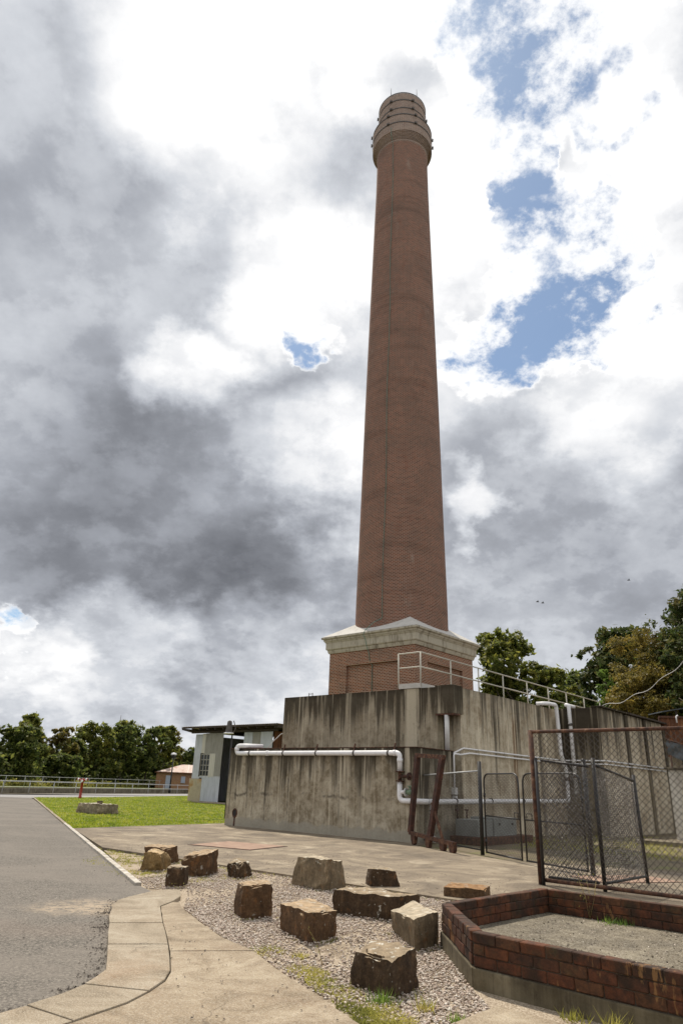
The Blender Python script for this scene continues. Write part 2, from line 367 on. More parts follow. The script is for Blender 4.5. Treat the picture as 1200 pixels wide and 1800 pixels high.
M_white = simple('white_edge_paint', [(.35, (.56, .53, .48)), (.52, (.42, .38, .32)), (.68, (.20, .16, .11))], 7, .8, .3)
M_quay = simple('quay_concrete', [(.3, (.22, .21, .205)), (.7, (.30, .29, .28))], 1.5, .9, .2)
M_slab = simple('step_slab', [(.3, (.24, .19, .13)), (.7, (.36, .30, .22))], 2, .9, .3)

def _asphalt():
    m, t, b, o = new_mat('asphalt'); p = gpos(t)
    f = t.noise(p, 38, 4, .85); n = t.noise(p, .45, 7, .66, .8)
    # sand washed onto the road by the kerb end
    q = t.vmath('MULTIPLY', t.vmath('SUBTRACT', p, (-2.95, 10.6, 0)), (.9, 1.3, 1))
    q2 = t.vmath('MULTIPLY', t.vmath('SUBTRACT', p, (-4.2, 9.0, 0)), (.22, 1.1, 1)); smear = t.map(t.math('ADD', t.vmath('LENGTH', q2), t.math('MULTIPLY', t.math('SUBTRACT', t.noise(p, 1.3, 7, .65), .5), 1.2)), .1, .8, .22, 0)
    sand = t.map(t.math('ADD', t.vmath('LENGTH', q), t.math('MULTIPLY', t.math('SUBTRACT', t.noise(p, 1.6, 8, .65), .5), 1.5)), .3, 1.15,   .9, 0)
    c = t.ramp(f, [(.36, (.036, .031, .025)), (.5, (.108, .094, .077)), (.62, (.26, .23, .19))])
    c = t.mix(t.map(n, .42, .60, 0, .6), c, (.18, .155, .128))
    c = t.mix(smear, c, (.20, .145, .11)); c = t.mix(t.math('MULTIPLY', sand, t.map(t.noise(p, 9, 8, .75), .40, .58, .12, .95)), c, (.38, .30, .21))
    t.put(b.inputs['Base Color'], c); b.inputs['Roughness'].default_value = .85; b.inputs['Specular IOR Level'].default_value = .4
    bump(t, b, f, .6, .006); return m
M_road = _asphalt()
def _gravelbed():
    m, t, b, o = new_mat('gravel_bed'); p = gpos(t)
    f = t.noise(p, 60, 4, .7); n = t.noise(p, 1.1, 6, .6, .3)
    c = t.ramp(f, [(.34, (.14, .10, .065)), (.5, (.34, .27, .19)), (.66, (.58, .50, .39))])
    c = t.mix(t.map(n, .5, .66, 0, .7), c, (.13, .092, .05))
    t.put(b.inputs['Base Color'], c); b.inputs['Roughness'].default_value = .95; bump(t, b, f, .7, .01); return m
M_gbed = _gravelbed()
def _stone(name, cols):
    m, t, b, o = new_mat(name); p = gpos(t)
    c = t.add('ShaderNodeTexWhiteNoise', noise_dimensions='3D'); t.put(c.inputs[0], t.vmath('SNAP', p, (.021, .021, .021)))
    t.put(b.inputs['Base Color'], t.ramp(c.outputs[0], cols)); b.inputs['Roughness'].default_value = .85; return m
M_gravel = _stone('gravel_stone', [(0, (.12, .08, .058)), (.2, (.36, .28, .215)), (.45, (.56, .49, .41)), (.7, (.42, .31, .245)), (1, (.68, .63, .55))])

def _rock(name, side, top, lich=.5):
    m, t, b, o = new_mat(name); p = gpos(t); g = t.add('ShaderNodeNewGeometry')
    nz = t.sepx(g.outputs['Normal'])[2]
    n = t.noise(p, 5, 10, .7, .4); f = t.noise(p, 38, 6, .7)
    vs_ = t.noise(t.vmath('MULTIPLY', p, (14, 14, 3)), 1, 7, .65); n3 = t.math('ADD', t.math('MULTIPLY', n, .6), t.math('MULTIPLY', vs_, .4))
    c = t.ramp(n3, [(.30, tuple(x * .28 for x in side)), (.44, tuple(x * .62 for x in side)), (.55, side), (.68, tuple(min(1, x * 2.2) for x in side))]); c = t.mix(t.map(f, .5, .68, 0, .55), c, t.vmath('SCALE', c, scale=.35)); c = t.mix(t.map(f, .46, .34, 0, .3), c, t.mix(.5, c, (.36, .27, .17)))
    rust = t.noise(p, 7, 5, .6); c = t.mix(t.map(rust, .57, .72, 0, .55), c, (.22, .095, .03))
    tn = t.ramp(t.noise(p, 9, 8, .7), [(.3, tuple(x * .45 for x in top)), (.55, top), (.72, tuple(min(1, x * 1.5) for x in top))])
    c = t.mix(t.map(t.math('ADD', nz, t.math('MULTIPLY', t.math('SUBTRACT', n, .5), .5)), .45, .8), c, tn)  # darker sides under lighter tops: weathering plus shade put into the colour
    lc = t.map(t.math('ADD', t.noise(p, 11, 6, .6), t.math('MULTIPLY', nz, .09)), .66, .70, 0, lich)
    c = t.mix(lc, c, (.62, .60, .52))
    spots = t.math('MULTIPLY', t.map(t.voro(p, 9), .05, .09, 1, 0), lich); c = t.mix(spots, c, (.55, .52, .43))
    t.put(b.inputs['Base Color'], c); b.inputs['Roughness'].default_value = .9; b.inputs['Specular IOR Level'].default_value = .25
    bump(t, b, t.math('ADD', t.math('MULTIPLY', n, 1.4), t.math('MULTIPLY', f, .6)), .8, .02); return m
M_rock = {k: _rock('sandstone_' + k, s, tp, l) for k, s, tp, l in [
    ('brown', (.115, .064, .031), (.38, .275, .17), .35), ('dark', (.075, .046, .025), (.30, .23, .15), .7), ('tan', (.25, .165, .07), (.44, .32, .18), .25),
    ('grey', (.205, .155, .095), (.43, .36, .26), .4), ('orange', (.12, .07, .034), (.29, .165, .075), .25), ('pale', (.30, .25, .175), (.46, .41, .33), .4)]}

M_pipe = simple('white_pipe', [(.3, (.70, .69, .69)), (.62, (.80, .79, .79)), (.75, (.5, .46, .42))], 5, .45, .05)
M_conduit = simple('grey_conduit', [(.3, (.50, .49, .47)), (.7, (.62, .61, .58))], 5, .5, .05)
M_rust = simple('rusted_steel', [(.3, (.025, .012, .008)), (.48, (.07, .029, .016)), (.60, (.13, .056, .026)), (.72, (.28, .18, .12))], 9, .85, .5, .006)
M_rustdark = simple('dark_rusted_steel', [(.3, (.02, .009, .006)), (.55, (.06, .022, .013)), (.72, (.14, .055, .03))], 6, .8, .4, .006)
M_black = simple('black_painted_steel', [(.35, (.012, .011, .011)), (.7, (.03, .026, .024))], 12, .45, .2, .003)
M_wire = simple('dark_wire', [(.35, (.03, .024, .019)), (.7, (.085, .062, .045))], 20, .5, 0)
M_wireg = simple('galvanised_wire', [(.38, (.03, .027, .025)), (.52, (.20, .19, .18)), (.66, (.62, .60, .57))], 26, .25, 0, metal=.5)
M_galv = simple('galvanised_rail', [(.35, (.34, .35, .35)), (.7, (.50, .51, .51))], 7, .45, .1, metal=.3)
M_railpaint = simple('pale_rail_paint', [(.35, (.42, .39, .32)), (.6, (.55, .52, .44)), (.75, (.30, .22, .14))], 9, .6, .1)
M_iron = simple('iron_band', [(.35, (.05, .045, .042)), (.7, (.14, .12, .105))], 8, .7, .2)
M_cable = simple('green_copper', [(.3, (.10, .12, .10)), (.5, (.10, .20, .155)), (.7, (.16, .30, .24))], 1.2, .7, 0)
M_corr = simple('corrugated_pale', [(.3, (.40, .42, .45)), (.6, (.56, .58, .62)), (.78, (.30, .27, .23))], 1.7, .55, .1, stretch=(2, 2, .5))
M_corrg = simple('corrugated_grey', [(.3, (.23, .215, .185)), (.6, (.33, .315, .28)), (.78, (.17, .14, .11))], 1.5, .6, .1, stretch=(2, 2, .5))
M_corrw = simple('corrugated_white', [(.3, (.46, .44, .38)), (.6, (.60, .57, .50)), (.72, (.30, .13, .06))], 1.5, .6, .1, stretch=(3, 3, .4))
M_corrrust = simple('corrugated_rust', [(.3, (.05, .022, .012)), (.55, (.17, .065, .025)), (.75, (.30, .14, .05))], 2.2, .75, .2, stretch=(2, 2, .4))
M_roofrust = simple('roof_sheet_rust', [(.3, (.34, .20, .15)), (.5, (.50, .40, .34)), (.7, (.33, .12, .075))], .8, .7, .2)
M_timber = simple('dark_timber', [(.3, (.025, .018, .013)), (.7, (.075, .055, .04))], 4, .85, .3)
M_dark = simple('shed_interior', [(.3, (.012, .011, .01)), (.7, (.03, .027, .024))], 2, .9, 0)  # near-black colour stands in for shade inside the shed and drain mouth
M_stainblock = simple('rust_stained_concrete', [(.28, (.30, .26, .18)), (.5, (.42, .36, .25)), (.62, (.36, .22, .09)), (.78, (.16, .12, .075))], 1.1, .9, .3)
M_glass = new_mat('window_glass')[0]; _b = M_glass.node_tree.nodes['Principled BSDF']; _b.inputs['Base Color'].default_value = (.03, .035, .04, 1); _b.inputs['Roughness'].default_value = .12
M_greycab = simple('grey_box_steel', [(.3, (.19, .20, .185)), (.7, (.28, .29, .27))], 4, .6, .1)
M_redpaint = simple('red_paint', [(.3, (.26, .022, .015)), (.6, (.38, .04, .025)), (.8, (.20, .05, .03))], 9, .5, .1)
M_bluedoor = simple('pale_blue_paint', [(.3, (.33, .37, .45)), (.7, (.42, .46, .54))], 3, .6, 0)
M_redplate = simple('red_oxide_plate', [(.3, (.20, .115, .075)), (.55, (.30, .19, .13)), (.7, (.36, .27, .19))], 3, .8, .2)
M_valve = simple('green_valve_paint', [(.3, (.10, .16, .10)), (.7, (.20, .27, .18))], 10, .6, .1)
M_tarp = simple('grey_tarpaulin', [(.3, (.055, .065, .07)), (.7, (.09, .10, .105))], 3, .5, .2)

def leafmat(name, a, b_, c_, trans=.35, rough=.55):
    m, t, b, o = new_mat(name); p = gpos(t)
    n = t.noise(p, .9, 4, .6); k = t.add('ShaderNodeTexWhiteNoise', noise_dimensions='3D'); t.put(k.inputs[0], t.vmath('SNAP', p, (.35, .35, .35)))
    f = t.math('ADD', t.math('MULTIPLY', n, .75), t.math('MULTIPLY', k.outputs[0], .3))
    c = t.ramp(f, [(.28, a), (.52, b_), (.78, c_)])
    t.put(b.inputs['Base Color'], c); b.inputs['Roughness'].default_value = rough; b.inputs['Specular IOR Level'].default_value = .2
    tr = t.add('ShaderNodeBsdfTranslucent'); t.put(tr.inputs[0], t.vmath('SCALE', c, scale=2.1)); mx = t.add('ShaderNodeMixShader'); mx.inputs[0].default_value = trans
    t.l.new(b.outputs[0], mx.inputs[1]); t.l.new(tr.outputs[0], mx.inputs[2]); t.l.new(mx.outputs[0], o.inputs[0]); return m
M_leafA = leafmat('leaf_olive', (.04, .056, .012), (.105, .12, .025), (.24, .22, .045), .5)
M_leafB = leafmat('leaf_dark', (.026, .042, .011), (.07, .092, .022), (.17, .17, .04), .5)
M_leafC = leafmat('leaf_bronze', (.045, .048, .013), (.11, .10, .024), (.22, .16, .04), .5)
M_leafF = leafmat('leaf_fig', (.02, .034, .009), (.05, .07, .018), (.13, .105, .035), .35, .6)
M_leafG = leafmat('leaf_golden', (.075, .068, .014), (.16, .13, .028), (.28, .20, .045), .35)
M_leafL = leafmat('leaf_lime', (.05, .085, .018), (.10, .155, .03), (.19, .26, .05), .4)
M_bark = simple('bark', [(.3, (.05, .04, .03)), (.6, (.13, .10, .075)), (.8, (.24, .20, .155))], 3, .9, .5, .02, stretch=(1, 1, .3))
M_grass = leafmat('grass_blade', (.085, .125, .012), (.165, .205, .016), (.30, .29, .04), .5)
M_weed = leafmat('weed_blade', (.13, .135, .03), (.24, .23, .05), (.36, .31, .10), .45)
M_straw = leafmat('dry_stem', (.20, .15, .07), (.30, .23, .11), (.40, .33, .17), .3)
M_lawn = simple('lawn_soil', [(.34, (.07, .10, .012)), (.5, (.14, .165, .018)), (.66, (.26, .22, .06))], .7, .95, .5, .02, 14)
M_ground = simple('rough_ground', [(.3, (.07, .07, .025)), (.5, (.12, .105, .045)), (.7, (.17, .14, .08))], .5, .95, .4, .03, 9)
M_yard = simple('yard_soil', [(.3, (.06, .05, .025)), (.5, (.15, .115, .07)), (.66, (.12, .125, .03)), (.78, (.24, .20, .14))], 1.1, .95, .5, .02, 20)
M_bank = simple('bank_soil', [(.3, (.03, .038, .014)), (.55, (.06, .065, .025)), (.75, (.10, .085, .04))], .4, .95, .4, .05, 5)
M_hill = simple('hill_green', [(.3, (.05, .065, .04)), (.6, (.09, .10, .06)), (.75, (.20, .19, .17))], .06, .95, 0)
m_, t_, b_, o_ = new_mat('dock_water'); b_.inputs['Base Color'].default_value = (.02, .03, .028, 1); b_.inputs['Roughness'].default_value = .08; bump(t_, b_, t_.noise(gpos(t_), 1.5, 4, .6), .2, .05); M_water = m_

# ================================================================== SETTING
rnd = random.Random(7); nrg = np.random.default_rng(11)
def sheet(name, poly, z, mat, thick=0.0):
    mb = MB()
    if thick: mb.prism(poly, z - thick, z)
    else: mb.face([(x, y, z) for x, y in (poly if sum(poly[i][0] * poly[(i + 1) % len(poly)][1] - poly[(i + 1) % len(poly)][0] * poly[i][1] for i in range(len(poly))) > 0 else poly[::-1])])
    return struct(mb.build(name, mat))
def UVp(*pts): return [W(a, b)[:2] for a, b in pts]
Q0, QD = Vector((-28.87, 64.83, 0)), Vector((10.35, 30.95, 0)).normalized()     # near dock edge
O0, OD = Vector((-38.99, 87.27, 0)), Vector((13.49, 51.5, 0)).normalized()      # far dock edge
def Q(y): return (Q0.x + QD.x * (y - Q0.y) / QD.y, y)
def O(y): return (O0.x + OD.x * (y - O0.y) / OD.y, y)

g = MB()
g.face([(x, y, -.10) for x, y in [Q(-60), (1800, -60), (1800, 3500), Q(3500)]])
g.face([(x, y, -.02) for x, y in [(-1800, -60), O(-60), O(3500), (-1800, 3500)]])
struct(g.build('ground', M_ground))
sheet('water', [Q(-62)[0:2], (Q(3500)[0] + 5, 3500), (O(3500)[0] - 5, 3500), (O(-62)[0] - 5, -62)], -2.2, M_water)

sheet('road', [(2.0, -6), (2.0, 4), (-1.4, 6.2), (-1.4, 7.2), (-2.3, 11.4), (-3.05, 12.68), (-21.13, 53.06), (-22.5, 56), (-18.4, 64), (-14.7, 82), (-8, 110), Q(110), Q(-6)], -.035, M_road)
sheet('quay_path', [(-40, 51.5), (-24.6, 55.2), (-22.4, 55.9), (-19.4, 63.2), (-15.7, 81.3), (-9, 108), Q(108), Q(51)], -.028, M_quay, 0)

# lawn base, apron, yard, gravel bed
LAWN = [(-8.46, 24.9), (-22.3, 56.0), (-19.4, 63.2), (-15.7, 81.3), (-9, 104), (14, 80), (4, 43), (-4.35, 31.08)]
sheet('lawn', LAWN, .0, M_lawn, .09)
APR = [(-5.56, 18.72), (-8.44, 24.86), (-4.35, 31.04), (-3.3, 33.5)] + [tuple(p) for p in UVp((-21, 22.5), (-13.7, 22.0), (-13.2, 18.9), (-9.0, 17.2), (-6.3, 18.6), (-2, 18.6), (-2, 10.55))]
ap = sheet('concrete_apron', APR, 0.0, M_apron, .12)
sheet('yard', UVp((-14, 17), (-14, 40), (-11, 60), (30, 60), (30, 5), (-2.2, 5), (-2.2, 17)), -.015, M_yard)
GB = [(-5.45, 18.5), (-3.15, 13.0), (-2.9, 11.2), (-2.2, 10.6), (-1.5, 9.5), (-1.0, 8.5), (-.5, 7.4), (.2, 5.9), (1.4, 3.0), (6, 3.0), (6, 9)] + [tuple(p) for p in UVp((-2, 10.7))]
sheet('gravel_bed', GB, -.045, M_gbed)

# footpath with its kerb slabs
fp = bpy.data.objects.new('footpath', None); COL.objects.link(fp); struct(fp)
KL = [[(-2.75, 5.2), (-2.31, 5.9), (-2.2, 6.09)], [(-2.2, 6.09), (-2.05, 6.42), (-1.97, 6.69)], [(-1.97, 6.69), (-1.95, 6.9), (-1.94, 7.16)], [(-1.94, 7.16), (-2.06, 7.6), (-2.23, 8.18)],
      [(-2.23, 8.18), (-2.4, 8.75), (-2.54, 9.26)], [(-2.54, 9.26), (-2.68, 9.7), (-2.79, 10.19)], [(-2.79, 10.19), (-2.86, 10.45), (-2.93, 10.96), (-2.87, 11.26), (-2.72, 11.75), (-2.55, 12.05)]]
KR = [[(-2.2, 5.1), (-1.95, 5.45), (-1.745, 5.785)], [(-1.74, 5.79), (-1.5, 6.24), (-1.412, 6.56)], [(-1.41, 6.57), (-1.36, 6.9), (-1.38, 7.21)], [(-1.38, 7.222), (-1.5, 7.75), (-1.633, 8.283)],
      [(-1.637, 8.293), (-1.8, 8.9), (-1.943, 9.395)], [(-1.947, 9.405), (-2.05, 9.8), (-2.167, 10.253)], [(-2.17, 10.26), (-2.25, 10.60), (-2.18, 11.0), (-2.16, 11.5), (-2.30, 12.15)]]
for i, (l, r) in enumerate(zip(KL, KR)):
    l = list(l); l[0] = (l[0][0], l[0][1] + .010)
    MB().prism(l + r[::-1], -.12, .012 + .004 * ((i * 7) % 3)).build('kerb_slab', M_kerb, fp, .012)
PR = [(-2.28, 12.2), (-2.1, 11.2), (-1.97, 10.6), (-1.56, 9.63), (-1.14, 8.74), (-.77, 8.21), (-.44, 7.45), (-.12, 6.77), (.25, 6.0), (.75, 5.0), (1.6, 3.2)]
GJ = [(-2.30, 12.15), (-2.18, 11.0), (-2.25, 10.60), (-2.17, 10.26), (-2.05, 9.8), (-1.945, 9.40), (-1.8, 8.9), (-1.635, 8.29), (-1.5, 7.75), (-1.38, 7.22), (-1.36, 6.9), (-1.41, 6.57), (-1.5, 6.24), (-1.74, 5.79), (-1.95, 5.45), (-2.2, 5.1)]
gj = [(x + .009, y - .003) for x, y in GJ]
MB().prism([gj[1], gj[2], gj[3], (-2.1, 10.05), (-1.78, 10.12), PR[2], (-2.06, 10.98)], -.12, .003).build('path_slab', M_path, fp, .006)
MB().prism([(-2.097, 10.04), gj[4], gj[5], gj[6], gj[7], (-1.555, 8.02), (-.735, 8.17), PR[4], PR[3], (-1.765, 10.108)], -.12, .008).build('path_slab', M_path, fp, .008)
MB().prism([(-1.55, 8.005), gj[8], gj[9], gj[10], gj[11], gj[12], gj[13], gj[14], gj[15], (-4, 3.2), (1.6, 3.2), PR[9], PR[8], PR[7], PR[6], (-.73, 8.155)], -.12, .006).build('path_slab', M_path, fp, .008)
# white road-edge strip
ke = bpy.data.objects.new('road_edge_strip', None); COL.objects.link(ke); struct(ke)
a, b = Vector((-3.16, 12.72, 0)), Vector((-21.9, 54.9, 0)); L_ = (b - a).length; dr = (b - a) / L_; nr = Vector((-dr.y, dr.x, 0)) * -1
for i in range(23):
    p, q = a + dr * (L_ * i / 23 + .008), a + dr * (L_ * (i + 1) / 23 - .008); wd_ = .11
    MB().prism([p[:2], q[:2], (q + nr * wd_)[:2], (p + nr * wd_)[:2]], -.12, .008 + .01 * rnd.random()).build('kerb_stone', M_white if i < 8 else M_kerb, ke, .01)
# small cracked slab beside the planter
MB().prism([(.98, 6.15), (1.22, 6.42), (1.42, 6.63), (1.66, 6.38), (2.1, 5.95), (2.9, 5.1), (2.3, 4.4), (1.5, 5.3)], -.1, -.012).build('loose_paving_slab', M_path, None, .012)
tag(bpy.data.objects['loose_paving_slab'], 'cracked tan concrete slab lying against the front of the brick planter', 'slab')

# ================================================================== CHIMNEY
CU, CV = -22.33, 30.75
cb = W(CU, CV, 5.15)
ch = thing('chimney', cb, 'tall tapering round brick chimney on a square brick base', 'chimney')
ca = W(CU, CV, 0)
prof = [(2.60, 9.3), (2.585, 10), (2.57, 11.3), (2.50, 14.4), (2.435, 17.6), (2.38, 20.7), (2.32, 23.9), (2.245, 27.4), (2.165, 30.9), (2.035, 36.5), (1.90, 42.1), (1.865, 45.3)]
shaft = MB().lathe(ca, prof, 96).build('shaft', M_brick, ch)
cp = [(1.865, 45.25), (1.90, 45.32), (1.90, 45.45), (1.94, 45.45), (1.94, 45.53), (1.985, 45.53), (1.985, 45.61), (2.03, 45.61), (2.03, 45.69), (2.075, 45.69), (2.075, 45.77), (2.12, 45.77), (2.12, 45.85), (2.165, 45.85), (2.165, 45.94), (2.22, 45.94), (2.22, 47.65), (2.16, 47.72), (1.83, 47.8), (1.80, 48.2), (1.79, 50.3), (1.74, 50.36), (1.45, 50.36), (1.45, 47)]
cap = MB().lathe(ca, cp, 96, smooth=False).build('cap', M_brick_top, ch)
for zz, rr in ((46.75, 2.235), (47.55, 2.235), (48.75, 1.81), (49.6, 1.805)):
    bnd = MB().lathe(ca, [(rr, zz - .045), (rr + .02, zz - .045), (rr + .02, zz + .045), (rr, zz + .045)], 72, smooth=False).build('iron_band', M_iron, ch)
    for an in (-178, -122, -70, -2, 60, 120):
        c = ca + Vector((math.cos(R(an)) * (rr + .08), math.sin(R(an)) * (rr + .08), zz)); tx = Vector((-math.sin(R(an)), math.cos(R(an)), 0))
        MB().bar(c - tx * .09, c + tx * .09, .10, .15).build('band_lug', M_iron, bnd)
MB().lathe(ca, [(1.79, 50.31), (1.82, 50.31), (1.82, 50.375), (1.79, 50.375)], 72, smooth=False).build('rim_ring', M_iron, ch)
for an in (-125, -55, 60, 150):
    c = ca + Vector((math.cos(R(an)) * 1.7, math.sin(R(an)) * 1.7, 50.3)); MB().tube([c, c + Vector((0, 0, 1.0))], [.03, .012], 6).build('lightning_rod', M_iron, ch)
# lightning conductor down the shaft
def shaft_r(z):
    for (r0, z0), (r1, z1) in zip(prof, prof[1:]):
        if z0 <= z <= z1: return r0 + (r1 - r0) * (z - z0) / (z1 - z0)
    return 2.25 if z < 47.7 else 1.83
pts = []
for i in range(60):
    z = 9.9 + (46.3 - 9.9) * i / 59; an = R(-118 - 2.0 * math.sin(i * .35) * .4 + i * .05)
    r_ = shaft_r(z) + .045
    if z > 45.3: r_ = 2.26
    pts.append(ca + Vector((math.cos(an) * r_, math.sin(an) * r_, z)))
co = MB().tube(pts, .016, 5).build('conductor_cable', M_cable, ch)
# square base: walls with recessed panels
u0, u1, v0, v1 = -25.15, -19.50, 28.0, 33.5
bs = MB(); rec = .14; zt, zb, zp = 8.3, 5.0, 7.55
def wall_panel(mb, fn, L0, L1, a0, a1, ztop, zbot, zpanel, rec, pan):
    # fn(s, depth, z) -> point; panel between a0 and a1 from zbot up to zpanel is recessed
    def q(m_, s0, s1, z0, z1, dep): m_.face([fn(s0, dep, z0), fn(s1, dep, z0), fn(s1, dep, z1), fn(s0, dep, z1)], [(s0, z0), (s1, z0), (s1, z1), (s0, z1)])
    q(mb, L0, a0, zbot, ztop, 0); q(mb, a1, L1, zbot, ztop, 0); q(mb, a0, a1, zpanel, ztop, 0)
    q(pan, a0, a1, zbot, zpanel, rec)
    mb.face([fn(a0, 0, zbot), fn(a0, rec, zbot), fn(a0, rec, zpanel), fn(a0, 0, zpanel)], [(0, zbot), (rec, zbot), (rec, zpanel), (0, zpanel)])
    mb.face([fn(a1, rec, zbot), fn(a1, 0, zbot), fn(a1, 0, zpanel), fn(a1, rec, zpanel)], [(0, zbot), (rec, zbot), (rec, zpanel), (0, zpanel)])
    mb.face([fn(a0, 0, zpanel), fn(a0, rec, zpanel), fn(a1, rec, zpanel), fn(a1, 0, zpanel)])
pns = [MB() for _ in range(4)]
wall_panel(bs, lambda s, d_, z: W(s, v0 + d_, z), u0, u1, -23.95, -20.55, zt, zb, zp, rec, pns[0])
wall_panel(bs, lambda s, d_, z: W(u1 - d_, s, z), v0, v1, 29.1, 32.4, zt, zb, zp, rec, pns[1])
wall_panel(bs, lambda s, d_, z: W(-s, v1 - d_, z), -u1, -u0, 20.55, 23.95, zt, zb, zp, rec, pns[2])
wall_panel(bs, lambda s, d_, z: W(u0 + d_, -s, z), -v1, -v0, -32.4, -29.1, zt, zb, zp, rec, pns[3])
bo = bs.build('base', M_brick_base, ch)
for pn in pns: pn.build('recessed_panel', M_brick_base, bo)
# soldier course over each panel
for k, (fa, fb) in enumerate(((W(-23.95, v0 - .015, zp + .06), W(-20.55, v0 - .015, zp + .06)), (W(u1 + .015, 29.1, zp + .06), W(u1 + .015, 32.4, zp + .06)))):
    MB().bar(fa, fb, .05, .13).build('soldier_course', M_brick_base, bo)
# cornice: stacked mouldings and shallow cement roof
def ring(mb, o0, o1, z0, z1):
    c0 = [W(u0 - o0, v0 - o0, z0), W(u1 + o0, v0 - o0, z0), W(u1 + o0, v1 + o0, z0), W(u0 - o0, v1 + o0, z0)]
    c1 = [W(u0 - o1, v0 - o1, z1), W(u1 + o1, v0 - o1, z1), W(u1 + o1, v1 + o1, z1), W(u0 - o1, v1 + o1, z1)]
    for i in range(4): mb.face([c0[i], c0[(i + 1) % 4], c1[(i + 1) % 4], c1[i]])
cmb = MB(); pr = [(0, 8.27), (.05, 8.27), (.09, 8.38), (.10, 8.45), (.15, 8.47), (.17, 8.51), (.17, 8.83), (.20, 8.85), (.22, 8.90), (.26, 8.93), (.27, 9.02), (.34, 9.03), (.36, 9.06), (.36, 9.13), (.30, 9.15)]
for (oa, za), (ob, zb_) in zip(pr, pr[1:]): ring(cmb, oa, ob, za, zb_)
corn = cmb.build('cornice', M_corn, ch)
rf = MB(); apex = W(CU, CV, 11.12); o_ = .33
cc = [W(u0 - o_, v0 - o_, 9.15), W(u1 + o_, v0 - o_, 9.15), W(u1 + o_, v1 + o_, 9.15), W(u0 - o_, v1 + o_, 9.15)]
for i in range(4): rf.face([cc[i], cc[(i + 1) % 4], apex])
rf.build('cement_roof', M_cornroof, corn)
cab = [W(-23.0 + .55, v0 - .36, 9.2), W(-22.5, v0 - .4, 9.0), W(-22.45, v0 - .3, 8.8), W(-22.42, v0 - .2, 8.4), W(-22.40, v0 - .05, 8.1), W(-22.3, v0 - .03, 7.6), W(-22.28, v0 + rec - .03, 7.45), W(-22.28, v0 + rec - .03, 5.2)]
MB().tube([pts[0], (pts[0] + cab[0]) / 2 + Vector((0, 0, .1)), *cab], .018, 5).build('conductor_tail', M_cable, ch)

# ================================================================== CONCRETE TANK WALLS
def cwall(name, label, parts, mat, loc):
    t_ = thing(name, loc, label, 'wall')
    for nm, a_ in parts: MB().ubox(*a_).build(nm, mat, t_, .015)
    return t_
lw = thing('concrete_wall', W(-18, 20.8, 0), 'low stained concrete tank wall carrying the long white pipe', 'wall')
MB().ubox(-22.93, -13.66, 19.65, 21.94, -.3, 2.86).build('tank_block', M_lower, lw, .02)
MB().ubox(-22.96, -13.63, 19.62, 21.9, 2.863, 2.885).build('rusty_coping', M_rust, lw)
mb = MB(); n_ = 24
for k in range(n_):
    a0, a1 = 2 * math.pi * k / n_, 2 * math.pi * (k + 1) / n_
    def pt(r_, a_, d_): return W(-22.35 + r_ * math.cos(a_), 19.645 - d_, .46 + 1.2 * r_ * math.sin(a_))
    mb.face([pt(.15, a0, .0), pt(.15, a1, .0), pt(.12, a1, .03), pt(.12, a0, .03)][::-1]); mb.face([pt(.12, a0, .03), pt(.12, a1, .03), pt(.10, a1, .005), pt(.10, a0, .005)][::-1])
dp = mb.build('drain_collar', M_rust, lw)
mb = MB(); mb.face([W(-22.35 + .115 * math.cos(2 * math.pi * k / 24), 19.641, .46 + .138 * math.sin(2 * math.pi * k / 24)) for k in range(24)]); mb.build('drain_hole', M_dark, dp)
mb = MB(); mb.face([W(-22.40, 19.643, .0), W(-22.30, 19.643, .0), W(-22.31, 19.643, .34), W(-22.38, 19.643, .34)]); mb.build('rust_run', M_rustdark, dp)

uw = thing('concrete_wall', W(-18, 22, 0), 'high streaked concrete wall standing behind the low pipe wall, below the chimney', 'wall')
MB().ubox(-22.32, -14.34, 21.97, 22.4, 0, 5.14).build('front_face', M_upper, uw, .02)
MB().ubox(-22.3, -14.0, 22.41, 42, 4.9, 5.10).build('roof_deck', M_apron, uw)
MB().ubox(-22.32, -21.9, 22.41, 42, 0, 5.14).build('rear_side', M_upper, uw)
MB().ubox(-14.34, -13.55, 21.84, 22.5, 4.16, 5.17).build('scupper_box', M_upper, uw, .015)
MB().ubox(-14.30, -13.50, 21.80, 22.2, 4.10, 4.155).build('scupper_lip', M_rust, uw)
MB().tube([W(-13.86, 21.86, 4.1), W(-13.86, 21.86, 2.89)], .085, 14).build('downpipe', M_conduit, uw)
MB().ubox(-16.05, -15.04, 21.93, 23.0, 5.145, 5.33).build('landing_slab', M_cornroof, uw, .01)
sw = thing('concrete_wall', W(-13.7, 26, 0), 'long streaked side wall with white conduits under the sloping handrail', 'wall')
MB().ubox(-14.33, -13.67, 22.51, 31.3, -.2, 5.15).build('side_face', M_side, sw, .02)
w2 = thing('concrete_wall', W(-12.4, 32, 0), 'dark streaked concrete return wall beside the twin white downpipes', 'wall')
MB().ubox(-13.66, -11.86, 31.11, 31.6, -.2, 5.22).build('return_face', M_sideB, w2, .02)  # streaks are stain; the overall darkness is shade put into the colour
w3 = thing('concrete_wall', W(-11.8, 40, 0), 'pale streaked concrete wall running back at the right, split by dark joints', 'wall')
vv = 31.11
for k, (dv, zt_, pro) in enumerate(((2.9, 5.22, 0), (.35, 5.15, .06), (2.2, 5.2, 0), (.3, 5.15, .08), (2.6, 5.2, 0), (.35, 5.1, .06), (2.6, 5.15, 0), (.4, 5.1, .08), (3.2, 5.1, 0), (6, 5.0, 0))):
    MB().ubox(-11.85 - (.3 if True else 0), -11.82 + pro, vv + .004, vv + dv - .004, -.2, zt_).build('wall_panel', M_side if k % 2 == 0 else M_sideB, w3, .015); vv += dv
